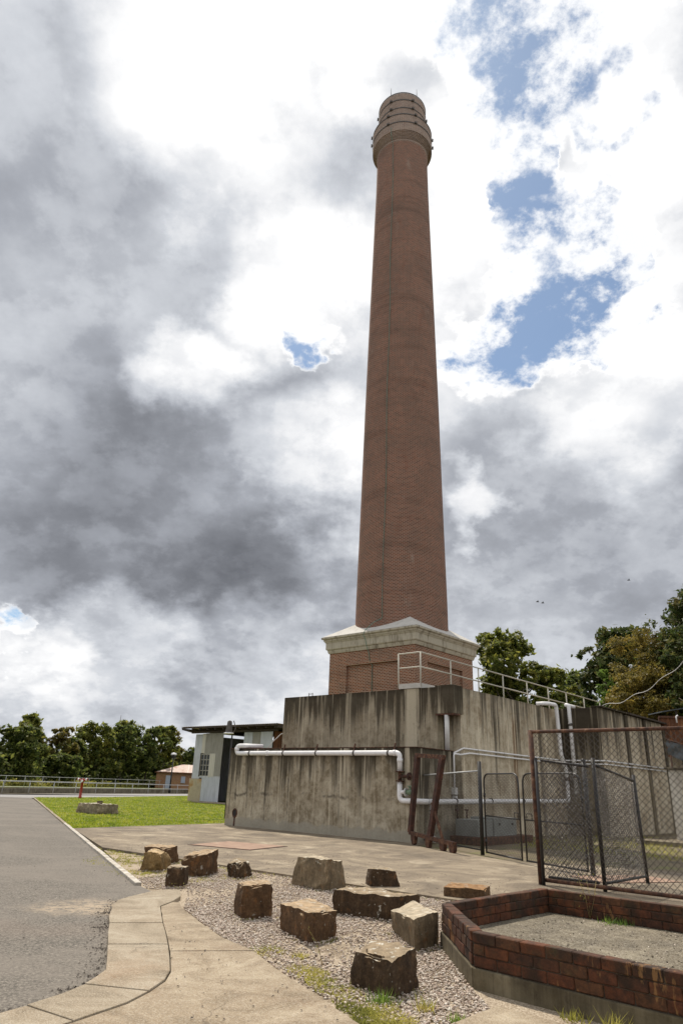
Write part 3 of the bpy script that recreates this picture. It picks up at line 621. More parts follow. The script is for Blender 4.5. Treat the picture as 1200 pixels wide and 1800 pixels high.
MB().ubox(-12.2, -11.70, 31.08, 34.5, 5.225, 5.29).build('coping', M_sideB, w3, .01); MB().ubox(-12.2, -11.68, 34.52, 45, 5.225, 5.30).build('coping', M_timber, w3, .01)

# ================================================================== PIPES
def arc(p, d0, d1, r=.13, n=5):
    # corner at p from direction d0 (incoming) to d1 (outgoing)
    p, d0, d1 = Vector(p), Vector(d0).normalized(), Vector(d1).normalized(); out = []
    for i in range(n + 1):
        t_ = i / n; out.append(p - d0 * r * (1 - t_) ** 2 + d1 * r * t_ ** 2)
    return out
def route(pts, r=.16):
    pts = [Vector(p) for p in pts]; out = [pts[0]]
    for i in range(1, len(pts) - 1):
        out += arc(pts[i], pts[i] - pts[i - 1], pts[i + 1] - pts[i], min(r, .45 * (pts[i] - pts[i - 1]).length, .45 * (pts[i + 1] - pts[i]).length))
    return out + [pts[-1]]
def collar(parent, p, axis, r, w_=.1, mat=None, name='coupling'):
    p, axis = Vector(p), Vector(axis).normalized(); return MB().tube([p - axis * w_ / 2, p + axis * w_ / 2], r, 14).build(name, mat or M_pipe, parent)
UD, VD, ZD = W(1, 0), W(0, 1), Vector((0, 0, 1)); pr_ = .085; vf = 19.53
pA = thing('pipe_run', W(-18, vf, 2.66), 'long white pipe along the top of the low wall, dropping at its right end', 'pipe')
MB().tube(route([W(-21.6, 20.2, 2.98), W(-22.0, vf + .1, 2.97), W(-22.40, vf, 2.97), W(-22.40, vf, 2.68), W(-14.24, vf, 2.68), W(-14.24, vf, 2.12)]), pr_, 16).build('pipe', M_pipe, pA)
for u_ in (-21.6, -19.7, -18.0, -16.2, -14.7):
    collar(pA, W(u_, vf, 2.68), UD, pr_ + .012, .07, M_iron, 'pipe_clamp')
for u_ in (-19.75, -18.05, -16.25, -14.5): MB().bar(W(u_, vf + .02, 2.76), W(u_, vf + .1, 3.0), .04, .04).build('hanger', M_rust, pA)
for p, ax in ((W(-22.40, vf, 2.84), ZD), (W(-14.24, vf, 2.45), ZD), (W(-14.45, vf, 2.68), UD), (W(-20.6, vf, 2.68), UD)): collar(pA, p, ax, pr_ + .014, .12)
pv = thing('pipe_valve', W(-14.24, vf, 2.0), 'rusty flanged valve between the two white pipe runs', 'valve')
MB().tube([W(-14.24, vf, 2.12), W(-14.24, vf, 1.80)], .06, 12).build('valve_body', M_rust, pv)
for z_ in (2.10, 1.81): collar(pv, W(-14.24, vf, z_), ZD, .155, .035, M_rust, 'flange')
MB().tube([W(-14.24, vf, 1.96), W(-13.75, vf - .05, 1.96)], .05, 10).build('valve_stem', M_rustdark, pv); collar(pv, W(-13.83, vf - .05, 1.96), UD, .12, .05, M_rustdark, 'hand_wheel')
pB = thing('pipe_run', W(-13.5, 24, 1.2), 'white pipe running level along the side wall behind the chain link gates', 'pipe')
MB().tube(route([W(-14.24, vf, 1.80), W(-14.24, vf, 1.22), W(-13.42, vf, 1.22), W(-13.42, 20.2, 1.22), W(-13.42, 30.75, 1.32), W(-13.42, 30.75, 2.2)]), pr_, 16).build('pipe', M_pipe, pB)
MB().tube([W(-13.42, 20.15, 1.2), W(-13.42, 20.15, .16)], .07, 14).build('drop_leg', M_pipe, pB); collar(pB, W(-13.42, 20.15, .12), ZD, .12, .16, M_pipe, 'foot')
for z_ in (.85, .95): collar(pB, W(-13.42, 20.15, z_), ZD, .08, .03, M_iron, 'pipe_clamp')
for v_ in (21.6, 24.0, 26.5, 29.0): collar(pB, W(-13.42, v_, 1.235 + .0095 * (v_ - 20)), VD, pr_ + .013, .06, M_iron, 'pipe_clamp')
br = MB().tube([W(-14.24, vf, 1.48), W(-13.98, vf - .02, 1.48)], .06, 12).build('branch', M_pipe, pB)
pg = thing('green_valve', W(-13.8, vf, 1.48), 'small green valve on the short branch of the white pipe', 'valve')
MB().tube([W(-13.98, vf - .02, 1.48), W(-13.68, vf - .02, 1.48)], .075, 12).build('valve_body', M_valve, pg); collar(pg, W(-13.97, vf - .02, 1.48), UD, .13, .04, M_conduit, 'flange')
MB().tube([W(-13.82, vf - .02, 1.5), W(-13.82, vf - .04, 1.66)], .03, 8).build('valve_stem', M_valve, pg); collar(pg, W(-13.82, vf - .04, 1.66), ZD, .08, .03, M_valve, 'hand_wheel')
pC = thing('wall_downpipe', W(-13.42, 30.4, 2.2), 'left of two white downpipes hooked over the top of the side wall', 'pipe')
MB().tube(route([W(-13.9, 29.3, 5.27), W(-13.45, 29.35, 5.27), W(-13.45, 30.3, 5.30), W(-13.42, 30.35, 3.2), W(-13.42, 30.75, 2.6), W(-13.42, 30.75, 2.2)]), pr_, 16).build('pipe', M_pipe, pC)
collar(pC, W(-13.43, 30.33, 4.1), ZD, .1, .12); collar(pC, W(-13.42, 30.75, 2.25), ZD, .15, .05, M_rust, 'flange'); collar(pC, W(-13.42, 30.75, 2.17), ZD, .15, .05, M_rust, 'flange')
pD = thing('wall_downpipe', W(-13.15, 30.95, 2.0), 'right of two white downpipes hooked over the top of the side wall', 'pipe')
MB().tube(route([W(-13.3, 31.9, 5.36), W(-13.3, 31.0, 5.36), W(-13.15, 30.98, 5.34), W(-13.12, 30.95, 1.6)], .14), pr_, 16).build('pipe', M_pipe, pD)
collar(pD, W(-13.14, 30.96, 4.5), ZD, .1, .1, M_iron, 'pipe_clamp'); collar(pD, W(-13.12, 30.95, 2.3), ZD, .14, .05, M_rust, 'flange')
for nm, dz, lab in (('conduit', .0, 'upper thin pale conduit running along the side wall'), ('conduit', -.14, 'lower thin pale conduit running along the side wall')):
    c_ = thing('conduit', W(-13.6, 26, 2.9), lab, 'conduit')
    if dz == 0: pp = [W(-13.6, 21.85, 2.80), W(-13.6, 22.5, 3.0), W(-13.6, 27.6, 2.98), W(-13.6, 30.9, 2.98), W(-11.74, 31.03, 2.98), W(-11.74, 39, 2.98)]
    else: pp = [W(-13.58, 21.82, 1.7), W(-13.58, 21.82, 2.78), W(-13.58, 22.3, 2.77), W(-13.58, 22.9, 2.85), W(-13.58, 30.95, 2.84), W(-11.76, 31.06, 2.84), W(-11.72, 39, 2.84)]
    MB().tube(route(pp, .08), .03, 8).build('tube', M_pipe, c_)
    for v_ in (23.5, 25.5, 27.5, 29.5): collar(c_, W(-13.6 if dz == 0 else -13.58, v_, 2.99 if dz == 0 else 2.845), VD, .036, .04, M_conduit, 'saddle')
sb_ = thing('switch_box', W(-13.55, 21.8, 1.5), 'small pale switch box at the foot of the thin conduit', 'switch')
MB().ubox(-13.66, -13.50, 21.72, 21.9, 1.45, 1.68).build('box', M_conduit, sb_, .01); MB().ubox(-13.64, -13.50, 21.75, 21.87, 1.28, 1.42).build('outlet', M_conduit, sb_, .01)
MB().tube([W(-13.5, 21.8, 1.28), W(-13.5, 21.82, .5)], .01, 5).build('lead', M_black, sb_)

# ================================================================== HANDRAIL ON THE TANK
hr = thing('handrail', W(-15, 29, 5.15), 'pale two-rail handrail along the edge of the concrete tank', 'handrail')
posts = [W(-15.06, v_, 5.1) for v_ in (24.13, 26.33, 28.5, 30.85, 33.13, 35.28, 37.56, 39.81)] + [W(-15.06, 21.98, 5.2), W(-16.1, 21.98, 5.2)]
for p in posts: MB().tube([p, Vector((p.x, p.y, 6.5))], .03, 8).build('post', M_railpaint, hr)
for z_, nm in ((6.5, 'top_rail'), (5.94, 'mid_rail')):
    MB().tube(route([W(-16.12, 21.98, z_), W(-15.05, 21.96, z_), W(-15.05, 39.81, z_)], .12), .028, 8).build(nm, M_railpaint, hr)
dl = thing('deck_ladder', W(-25.6, 26.5, 5.1), 'tiny dark ladder top at the left foot of the chimney base', 'ladder')
for u_ in (-24.0, -23.75): MB().tube([W(u_ - .2, 25.5, 5.05), W(u_ - .2, 25.5, 5.85)], .02, 6).build('stile', M_iron, dl)
MB().tube([W(-24.2, 25.5, 5.8), W(-23.95, 25.5, 5.8)], .015, 6).build('rung', M_iron, dl)

# ================================================================== ROCKS
def cube_grid(n):
    vs, fs, idx = [], [], {}
    def vid(i, j, k):
        if (i, j, k) not in idx: idx[(i, j, k)] = len(vs); vs.append((i / n * 2 - 1, j / n * 2 - 1, k / n * 2 - 1))
        return idx[(i, j, k)]
    for i in range(n):
        for j in range(n):
            for (f) in (lambda a, b: (a, b, 0), lambda a, b: (a, b, n), lambda a, b: (a, 0, b), lambda a, b: (a, n, b), lambda a, b: (0, a, b), lambda a, b: (n, a, b)):
                fs.append([vid(*f(i, j)), vid(*f(i + 1, j)), vid(*f(i + 1, j + 1)), vid(*f(i, j + 1))])
    return vs, fs
CG = cube_grid(24); ROCKS = []
def rock(label, base, top, mat, rnd_=.16, rough=.03, seed=0, name='sandstone_block', zb=-.07):
    # base: L, M, R ground corners (x, y); top: matching (x, z); the hidden fourth corner closes the parallelogram
    B_ = [Vector((x, y, zb)) for x, y in base]; T_ = [Vector((tx, b_.y, tz)) for (tx, tz), b_ in zip(top, B_)]
    gc = (B_[0] + B_[2]) / 2
    for p in B_ + T_: p.x += (p.x - gc.x) * .05; p.y += (p.y - gc.y) * .05
    for p in T_: p.z += .022
    B4, T4 = B_[0] + B_[2] - B_[1], T_[0] + T_[2] - T_[1]; T4.z = (T_[0].z + T_[2].z) / 2 + .015
    c8 = [B_[0], B_[1], B_[2], B4, T_[0], T_[1], T_[2], T4]
    cen = sum(c8, Vector()) / 8; org = Vector((cen.x, cen.y, 0)); size = ((B_[0] - B_[2]).length + (T_[1].z - zb)) / 2
    out = []
    for x, y, z in CG[0]:
        # round the edges a little, then map trilinearly
        ln = math.sqrt(x * x + y * y + z * z); k = rnd_ * .55 * max(0, (ln - 1.0)) / .732
        x2, y2, z2 = x * (1 - k * .30), y * (1 - k * .30), z * (1 - k * .3) if z > 0 else z
        s_, t_, h_ = (x2 + 1) / 2, (y2 + 1) / 2, (z2 + 1) / 2
        lo = (c8[0] * (1 - s_) + c8[1] * s_) * (1 - t_) + (c8[3] * (1 - s_) + c8[2] * s_) * t_
        hi = (c8[4] * (1 - s_) + c8[5] * s_) * (1 - t_) + (c8[7] * (1 - s_) + c8[6] * s_) * t_
        p = lo * (1 - h_) + hi * h_; q = p * 3.2 + Vector((seed * 7.3, seed * 3.1, 0))
        dsp = mnoise.noise_vector(q) * rough * .9 + mnoise.noise_vector(q * 2.7) * rough * .35 + mnoise.noise_vector(q * 8) * rough * .22 + mnoise.noise_vector(q * 19) * rough * .12
        # chipped edges
        if ln > 1.35: dsp -= (p - cen).normalized() * max(0, mnoise.noise(q * 2.1) + .05) * rough * 1.6
        if h_ < .2: dsp.z *= .2
        out.append(p + dsp - org)
    me = bpy.data.meshes.new(name); me.from_pydata(out, [], CG[1]); me.materials.append(mat)
    import bmesh
    bm = bmesh.new(); bm.from_mesh(me); bmesh.ops.recalc_face_normals(bm, faces=bm.faces); bm.to_mesh(me); bm.free()
    me.polygons.foreach_set('use_smooth', [True] * len(me.polygons)); me.set_sharp_from_angle(angle=R(38))
    o = bpy.data.objects.new(name, me); COL.objects.link(o); o.location = org
    ROCKS.append([p.copy() for p in (B_[0], B_[1], B_[2], B4)])
    return tag(o, label, 'rock', 'loose stone blocks on the gravel' if name == 'sandstone_block' else None)
K = M_rock
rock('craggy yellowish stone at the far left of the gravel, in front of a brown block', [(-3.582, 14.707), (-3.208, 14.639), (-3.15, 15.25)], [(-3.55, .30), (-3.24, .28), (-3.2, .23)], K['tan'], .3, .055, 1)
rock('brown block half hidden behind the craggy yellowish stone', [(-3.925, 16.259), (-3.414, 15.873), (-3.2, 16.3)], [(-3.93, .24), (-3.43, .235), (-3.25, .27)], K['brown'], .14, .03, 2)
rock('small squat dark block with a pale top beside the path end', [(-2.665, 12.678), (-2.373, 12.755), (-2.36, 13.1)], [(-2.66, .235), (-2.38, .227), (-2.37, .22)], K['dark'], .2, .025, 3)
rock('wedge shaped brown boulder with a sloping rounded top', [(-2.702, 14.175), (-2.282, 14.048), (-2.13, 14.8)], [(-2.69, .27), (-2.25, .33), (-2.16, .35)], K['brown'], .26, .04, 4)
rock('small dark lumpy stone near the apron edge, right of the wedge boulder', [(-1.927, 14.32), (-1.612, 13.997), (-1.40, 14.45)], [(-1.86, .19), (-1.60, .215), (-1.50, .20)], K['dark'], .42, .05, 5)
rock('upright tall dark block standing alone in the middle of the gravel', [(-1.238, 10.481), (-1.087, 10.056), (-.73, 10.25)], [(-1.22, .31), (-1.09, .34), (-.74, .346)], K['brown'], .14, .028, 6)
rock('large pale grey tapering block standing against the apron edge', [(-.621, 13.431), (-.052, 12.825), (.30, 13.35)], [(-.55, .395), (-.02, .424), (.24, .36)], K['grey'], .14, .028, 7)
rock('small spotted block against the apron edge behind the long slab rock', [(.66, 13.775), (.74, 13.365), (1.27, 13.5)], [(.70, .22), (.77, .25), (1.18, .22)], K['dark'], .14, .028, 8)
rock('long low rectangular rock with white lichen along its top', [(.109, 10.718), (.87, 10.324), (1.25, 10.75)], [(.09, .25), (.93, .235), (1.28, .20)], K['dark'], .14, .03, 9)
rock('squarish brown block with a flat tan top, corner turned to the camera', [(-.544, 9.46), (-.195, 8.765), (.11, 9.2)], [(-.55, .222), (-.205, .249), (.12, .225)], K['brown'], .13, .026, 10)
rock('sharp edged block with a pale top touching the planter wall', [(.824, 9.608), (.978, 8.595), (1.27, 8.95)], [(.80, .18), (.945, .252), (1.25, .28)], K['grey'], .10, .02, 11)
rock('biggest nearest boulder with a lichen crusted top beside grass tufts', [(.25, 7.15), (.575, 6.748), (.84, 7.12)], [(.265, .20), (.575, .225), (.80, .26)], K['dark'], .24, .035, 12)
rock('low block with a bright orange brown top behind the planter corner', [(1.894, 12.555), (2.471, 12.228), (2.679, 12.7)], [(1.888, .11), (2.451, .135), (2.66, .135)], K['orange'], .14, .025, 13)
rock('long pale weathered stone lying on the lawn', [(-11.95, 35.3), (-10.7, 34.35), (-10.0, 35.3)], [(-11.9, .40), (-10.75, .42), (-10.05, .38)], K['pale'], .16, .05, 14, 'lawn_stone', -.02)
bk = thing('iron_ring_bolt', W(0, 0) + Vector((-10.75, 34.75, .4)), 'rusty iron bolt with a ring set in the stone on the lawn', 'bolt')
MB().lathe(bk.location, [(.01, .12), (.10, .11), (.13, .05), (.13, -.02)], 14).build('plate', M_rustdark, bk)
MB().tube([bk.location + Vector((.14 * math.cos(t), .02, .10 + .05 * math.sin(t))) for t in np.linspace(0, math.pi, 9)], .025, 6).build('ring', M_rustdark, bk)

# ================================================================== BRICK PLANTER
P1, P2, P3 = Vector((1.30, 8.91, 0)), Vector((1.34, 7.24, 0)), Vector((2.95, 10.58, 0))
FD = Vector((1.30, -1.34, 0)).normalized(); BD = Vector((1.35, -1.26, 0)).normalized()
P4, P5 = P2 + FD * 3.4, P3 + BD * 4.2
pl = thing('brick_planter', Vector((2.6, 8.2, 0)), 'low empty brick planter with chamfered corner and rough concrete floor', 'planter')
M_pbrick = []
for i, (c1_, c2_) in enumerate([((.088, .030, .013), (.032, .014, .008)), ((.115, .040, .016), (.045, .018, .009)), ((.066, .026, .013), (.023, .012, .008)), ((.165, .072, .024), (.055, .024, .011)), ((.092, .039, .017), (.036, .018, .010))]):
    m_, t_, b_, o2 = new_mat('planter_brick_%d' % i); p_ = gpos(t_)
    n1 = t_.noise(p_, 16, 8, .7); st_ = t_.noise(t_.vmath('MULTIPLY', p_, (22, 22, 4)), 1, 6, .65); bl = t_.noise(p_, 3.5, 5, .6)
    c = t_.ramp(n1, [(.3, c2_), (.52, c1_), (.75, tuple(min(1, x * 1.6) for x in c1_))])
    c = t_.mix(t_.map(bl, .42, .62, 0, .75), c, (.024, .016, .010))
    c = t_.mix(t_.map(t_.math('MULTIPLY', st_, t_.map(t_.noise(p_, 2.2, 3, .5), .45, .6)), .52, .62, 0, .6), c, (.30, .16, .06))
    c = t_.mix(t_.map(t_.noise(p_, 5, 6, .65), .56, .7, 0, .45), c, (.055, .05, .022))
    t_.put(b_.inputs['Base Color'], c); b_.inputs['Roughness'].default_value = .8; b_.inputs['Specular IOR Level'].default_value = .3
    bump(t_, b_, t_.math('ADD', n1, t_.math('MULTIPLY', t_.noise(p_, 60, 4, .7), .4)), .7, .012); M_pbrick.append(m_)
M_mortar = simple('old_mortar', [(.3, (.03, .022, .015)), (.6, (.075, .055, .037)), (.8, (.15, .12, .085))], 12, .95, .5)
bmesh_cache = {}
def brick_mesh(L, H, D, mi, seed):
    key = (round(L, 3), round(H, 3), mi, seed)
    if key in bmesh_cache: return bmesh_cache[key]
    import bmesh
    bm = bmesh.new(); bmesh.ops.create_cube(bm, size=1); rs = random.Random(seed)
    for v_ in bm.verts: v_.co = Vector((v_.co.x * L, v_.co.y * D, v_.co.z * H)) + Vector((rs.uniform(-1, 1) * .004, rs.uniform(-1, 1) * .005, rs.uniform(-1, 1) * .003))
    bmesh.ops.bevel(bm, geom=list(bm.edges), offset=.007, segments=1, affect='EDGES')
    me = bpy.data.meshes.new('brick'); bm.to_mesh(me); bm.free(); me.materials.append(M_pbrick[mi]); bmesh_cache[key] = me; return me
def brick_run(a, b, inward, courses=3, z0=.122, hc=.093, th=.115, bl=.245, seed=0, back=None):
    a, b = Vector(a), Vector(b); L = (b - a).length; t = (b - a) / L; ang = math.atan2(t.y, t.x); n = Vector(inward).normalized(); rs = random.Random(seed)
    core = MB(); c0, c1 = a + n * .014, b + n * .014
    core.prism([c0[:2], c1[:2], (c1 + n * (th - .028))[:2], (c0 + n * (th - .028))[:2]], z0 - .01, z0 + courses * hc - .012).build('mortar_core', M_mortar, pl)
    for c in range(courses):
        x = -(bl / 2 if c % 2 else 0) + 0.0
        while x < L - .02:
            x0, x1 = max(x, 0), min(x + bl, L); x += bl
            if x1 - x0 < .05: continue
            lw_ = x1 - x0 - .007; full = abs(x1 - x0 - bl) < 1e-3
            me = brick_mesh(lw_, hc - .007, th, rs.choices(range(5), (4, 3, 3, .6, 4))[0], rs.randrange(3) if full else rs.randrange(100, 999))
            o = bpy.data.objects.new('brick', me); COL.objects.link(o); o.parent = pl
            p = a + t * ((x0 + x1) / 2) + n * (th / 2 + rs.uniform(-.004, .004)); p.z = z0 + hc * (c + .5) + rs.uniform(-.002, .002)
            o.location = p - pl.location; o.rotation_euler = (rs.uniform(-.012, .012), rs.uniform(-.008, .008), ang + rs.uniform(-.012, .012))
perp = lambda d_: Vector((-d_.y, d_.x, 0))
brick_run(P2, P4, perp(FD), seed=1)
cd = (P2 - P1).normalized(); brick_run(P1 + cd * .02, P2 - cd * .06, perp(cd), seed=2)
ld = (P3 - P1).normalized(); brick_run(P1 + ld * .08, P3 - ld * .02, -perp(ld), seed=3)
brick_run(P3 + BD * .12, P5, -perp(BD), seed=4)
def plinth(a, b, n, th, z1, out=.012):
    a, b, n = Vector(a), Vector(b), Vector(n).normalized()
    MB().prism([(a - n * out)[:2], (b - n * out)[:2], (b + n * th)[:2], (a + n * th)[:2]], -.2, z1).build('plinth', M_plinth, pl, .012)
plinth(P2, P4, perp(FD), .13, .118, .016); plinth(P1, P2 - cd * .012, perp(cd), .13, .116, .014); plinth(P1 + ld * .13, P3, -perp(ld), .1, .114, .004); plinth(P3 + BD * .11, P5, -perp(BD), .1, .112, .002)
fl = [P1 + Vector((.10, .02, 0)), P2 + Vector((.10, .12, 0)), P4 + perp(FD) * .1, P5 - perp(BD) * .05, P3 - ld * .05 - Vector((0, .05, 0))]
MB().prism([p[:2] for p in fl], -.1, .125).build('floor_slab', M_floor, pl)

# ================================================================== CHAIN LINK
def clip_line(p, d_, w_, h_):
    t0, t1 = -1e9, 1e9
    for c, dd, mx in ((p[0], d_[0], w_), (p[1], d_[1], h_)):
        if abs(dd) < 1e-9:
            if c < 0 or c > mx: return None
            continue
        a_, b_ = (0 - c) / dd, (mx - c) / dd
        if a_ > b_: a_, b_ = b_, a_
        t0, t1 = max(t0, a_), min(t1, b_)
    return (t0, t1) if t1 - t0 > .01 else None
def chain_link(parent, fn, w_, h_, pitch, r, mat, name='chain_link_mesh', sag=0.0):
    # fn(s, z, depth) -> point; woven wires bend forward and back where they cross
    mb = MB(); n = int((w_ + h_) / pitch) + 2
    for sgn in (1, -1):
        for i in range(-int(h_ / pitch) - 1, n):
            x0 = i * pitch
            cl = clip_line((x0, 0 if sgn > 0 else h_), (1, sgn), w_, h_)
            if not cl: continue
            t0, t1 = cl; a_ = fn(x0 + t0, (0 if sgn > 0 else h_) + sgn * t0, r * .8 * sgn); b_ = fn(x0 + t1, (0 if sgn > 0 else h_) + sgn * t1, r * .8 * sgn)
            if sag:
                k = max(2, int((t1 - t0) / .25)); pts_ = []
                for j in range(k + 1):
                    t = t0 + (t1 - t0) * j / k; s_, z_ = x0 + t, (0 if sgn > 0 else h_) + sgn * t
                    pts_.append(fn(s_, z_, r * .8 * sgn + sag * math.sin(math.pi * s_ / w_) * math.sin(math.pi * z_ / h_) + sag * .3 * math.sin(s_ * 5 + z_ * 3)))
                mb.tube(pts_, r, 3, caps=False)
            else: mb.tube([a_, b_], r, 3, caps=False)
    return tag(mb.build(name, mat, parent), kind='stuff')
# tall rusty fence
vF = 13.54; rfence = thing('chain_link_fence', W(-6.58, vF, 0), 'tall chain link fence in a rusty pipe frame behind the planter', 'fence')
MB().tube([W(-6.58, vF, -.05), W(-6.60, vF, 2.78)], .05, 10).build('post', M_rust, rfence)
MB().tube([W(-2.6, vF, -.05), W(-2.6, vF, 2.78)], .05, 10).build('post', M_rust, rfence)
MB().tube([W(-6.60, vF, 2.75), W(-2.55, vF, 2.76)], .035, 10).build('top_rail', M_rust, rfence)
MB().tube([W(-6.58, vF, .085), W(-2.55, vF, .06)], .035, 10).build('bottom_rail', M_rust, rfence)
chain_link(rfence, lambda s, z, d_: W(-6.54 + s, vF + d_, .1 + z), 3.9, 2.62, .115, .0050, M_wire)
MB().tube([W(-6.5, vF - .06, -.02), W(-6.5, vF - .06, 2.25)], .032, 8).build('side_stay', M_black, rfence)
# loose leaves leaning behind the tall fence
def leaf_gate(label, A, B, ha, hb, lean, pitch, mat, posts=(1, 1), name='chain_link_leaf'):
    A, B = Vector(A), Vector(B); d_ = (B - A); L = d_.length; d_ /= L; nn = perp(d_)
    t = thing(name, (A + B) / 2, label, 'gate panel')
    la, lb = lean
    if posts[0]: MB().tube([A, A + Vector((0, 0, ha)) + d_ * la], .036, 10).build('post', M_black, t)
    if posts[1]: MB().tube([B, B + Vector((0, 0, hb)) + d_ * lb], .036, 10).build('post', M_black, t)
    ta, tb = A + Vector((0, 0, ha - .12)) + d_ * la * .95, B + Vector((0, 0, hb - .12)) + d_ * lb * .95
    MB().tube([ta, tb], .024, 8).build('top_bar', M_black, t); MB().tube([A + Vector((0, 0, .13)), B + Vector((0, 0, .13))], .024, 8).build('bottom_bar', M_black, t)
    def fn(s, z, dd):
        f = s / L; zz = z / 1.9; lo_ = A.lerp(B, f) + Vector((0, 0, .15)); hi_ = ta.lerp(tb, f); return lo_.lerp(hi_, zz) + nn * dd
    chain_link(t, fn, L, 1.9, pitch, .0055, mat, sag=.05); return t
leaf_gate('dense chain link leaf just inside the rusty fence, left of the black middle post', W(-6.47, 13.64, 0), W(-5.50, 13.64, 0), 2.33, 2.22, (0, 0), .08, M_wireg, (0, 0))
leaf_gate('slanting chain link leaf opening back from the black middle post', W(-5.40, 13.62, 0), Vector((6.37, 15.31, 0)), 2.26, 2.02, (.0, -.12), .075, M_wireg)
# green-black yard fence and pair of gates
gf = thing('chain_link_fence', W(-11, 18.6, 0), 'low chain link fence panel between the concrete wall and the black gate post', 'fence')
GA, GB_ = Vector((2.86, 24.6, 0)), Vector((4.13, 20.44, 0))
MB().tube([GA, GA + Vector((0, 0, 2.35))], .045, 10).build('post', M_black, gf); MB().tube([GB_, GB_ + Vector((0, 0, 2.37))], .055, 10).build('post', M_black, gf)
MB().tube([GA + Vector((0, 0, 2.0)), GB_ + Vector((0, 0, 2.12))], .022, 8).build('top_rail', M_galv, gf); MB().tube([GA + Vector((0, 0, .1)), GB_ + Vector((0, 0, .12))], .022, 8).build('bottom_rail', M_black, gf)
gd = GB_ - GA; gl = gd.length; gd /= gl
chain_link(gf, lambda s, z, d_: GA + gd * s + perp(gd) * d_ + Vector((0, 0, .1 + z)), gl, 1.98, .085, .0045, M_wire)
def swing_gate(label, A, B, h):
    A, B = Vector(A), Vector(B); d_ = B - A; L = d_.length; d_ /= L; t = thing('swing_gate', A, label, 'gate', 'pair of black chain link gates')
    Z = lambda p, z: p + Vector((0, 0, z))
    MB().tube(route([Z(A, .06), Z(A, h), Z(B, h), Z(B, .06)], .26), .022, 8).build('bow_frame', M_black, t)
    MB().tube([Z(A, .08), Z(B, .08)], .02, 8).build('bottom_bar', M_black, t); MB().tube([Z(A, .98), Z(B, .98)], .018, 8).build('mid_bar', M_black, t)
    e = B - d_ * .28
    MB().tube(route([Z(e, .98), Z(e, 1.12), Z(e + d_ * .2, 1.12), Z(e + d_ * .2, .98)], .02), .010, 6).build('latch', M_black, t)
    for z_ in (.35, 1.5): MB().tube([Z(A, z_ - .05), Z(A, z_ + .05)], .034, 8).build('hinge', M_black, t)
    chain_link(t, lambda s, z, dd: A + d_ * s + perp(d_) * dd + Vector((0, 0, .09 + z)), L, h - .12, .08, .0045, M_wire)
    return t
swing_gate('left black bow-topped gate hanging on the black gate post', GB_ + Vector((.09, -.10, 0)), Vector((4.68, 18.42, 0)), 2.04)
swing_gate('right black bow-topped gate partly behind the rusty fence post', Vector((5.56, 16.38, 0)), Vector((4.75, 18.25, 0)), 2.04)
pb = thing('gate_post', Vector((5.62, 16.24, 0)), 'black gate post seen through the dense chain link', 'post'); MB().tube([pb.location, pb.location + Vector((0, 0, 2.3))], .05, 10).build('tube', M_black, pb); MB().lathe(pb.location, [(.055, 2.3), (.055, 2.33), (.01, 2.35)], 10).build('cap', M_black, pb)

# rusty steel trestle leaning by the pipe corner
tr = thing('steel_trestle', Vector((2.95, 22.1, 0)), 'leaning rusty steel trestle frame with curved feet beside the pipe corner', 'trestle')
fa, fb = Vector((2.50, 23.4, .32)), Vector((3.42, 20.65, .22)); fd = (fb - fa).normalized(); fn_ = perp(fd)
MB().bar(fa, fb, .12, .10).build('sill_beam', M_rust, tr)
tops = []
for k, s_ in enumerate((.02, 1.38)):
    p = fa + fd * s_; q = p + fd * (.42 + .35 * k) + Vector((0, 0, 2.28 - .04 * k)) + fn_ * .06
    MB().bar(p, q, .13, .19, fd).build('leg', M_rustdark, tr); tops.append(q)
MB().bar(tops[0] - fd * .10, tops[1] + fd * .12, .11, .12).build('head_beam', M_rust, tr)
MB().bar(fa + fd * 1.55 + Vector((0, 0, .95)), fa + fd * 2.2 + Vector((0, 0, .03)), .05, .08).build('brace', M_rust, tr)
for s_ in (.28, 1.28, 2.2, 2.78):
    c = fa + fd * s_; mb = MB(); prof_ = [(-.16, 0), (.16, 0), (.15, -.12), (.10, -.24), (.02, -.31), (-.06, -.30), (-.12, -.18)]
    z0 = c.z - .02; P_a = [c + fd * x + Vector((0, 0, z - .02)) - fn_ * .05 for x, z in prof_]; P_b = [p + fn_ * .10 for p in P_a]
    for p in P_a + P_b: p.z = max(p.z, .0)
    mb.face(P_a); mb.face(P_b[::-1])
    for i in range(len(P_a)): mb.face([P_a[i], P_b[i], P_b[(i + 1) % len(P_a)], P_a[(i + 1) % len(P_a)]])
    mb.build('foot', M_rust, tr)
# grey pit cabinet on a low plinth, standpipes
pc = thing('pit_cabinet', W(-12.6, 22.4, 0), 'low grey steel cabinet standing on a brown plinth behind the gates', 'cabinet')
MB().ubox(-13.3, -12.15, 21.0, 24.6, -.02, .22).build('plinth', M_rust, pc, .02)
MB().ubox(-13.2, -12.35, 21.2, 22.15, .222, .72).build('body', M_greycab, pc, .015); MB().ubox(-13.2, -12.30, 22.16, 23.7, .222, .78).build('body', M_greycab, pc, .015)
for v_ in (22.5, 23.4): MB().ubox(-12.31, -12.28, v_ - .05, v_ + .05, .55, .62).build('handle', M_black, pc)
for v_ in (21.5, 22.1):
    q = thing('stop_valve', W(-13.15, v_, .75), 'small dark stop valve above the grey cabinet, %s' % ('left one' if v_ < 22 else 'right one'), 'valve')
    MB().tube([W(-13.3, v_, .7), W(-13.3, v_, .98)], .025, 8).build('stem', M_rustdark, q); MB().tube([W(-13.3, v_ - .12, .98), W(-13.3, v_ + .12, .98)], .02, 8).build('hand_wheel', M_rustdark, q)
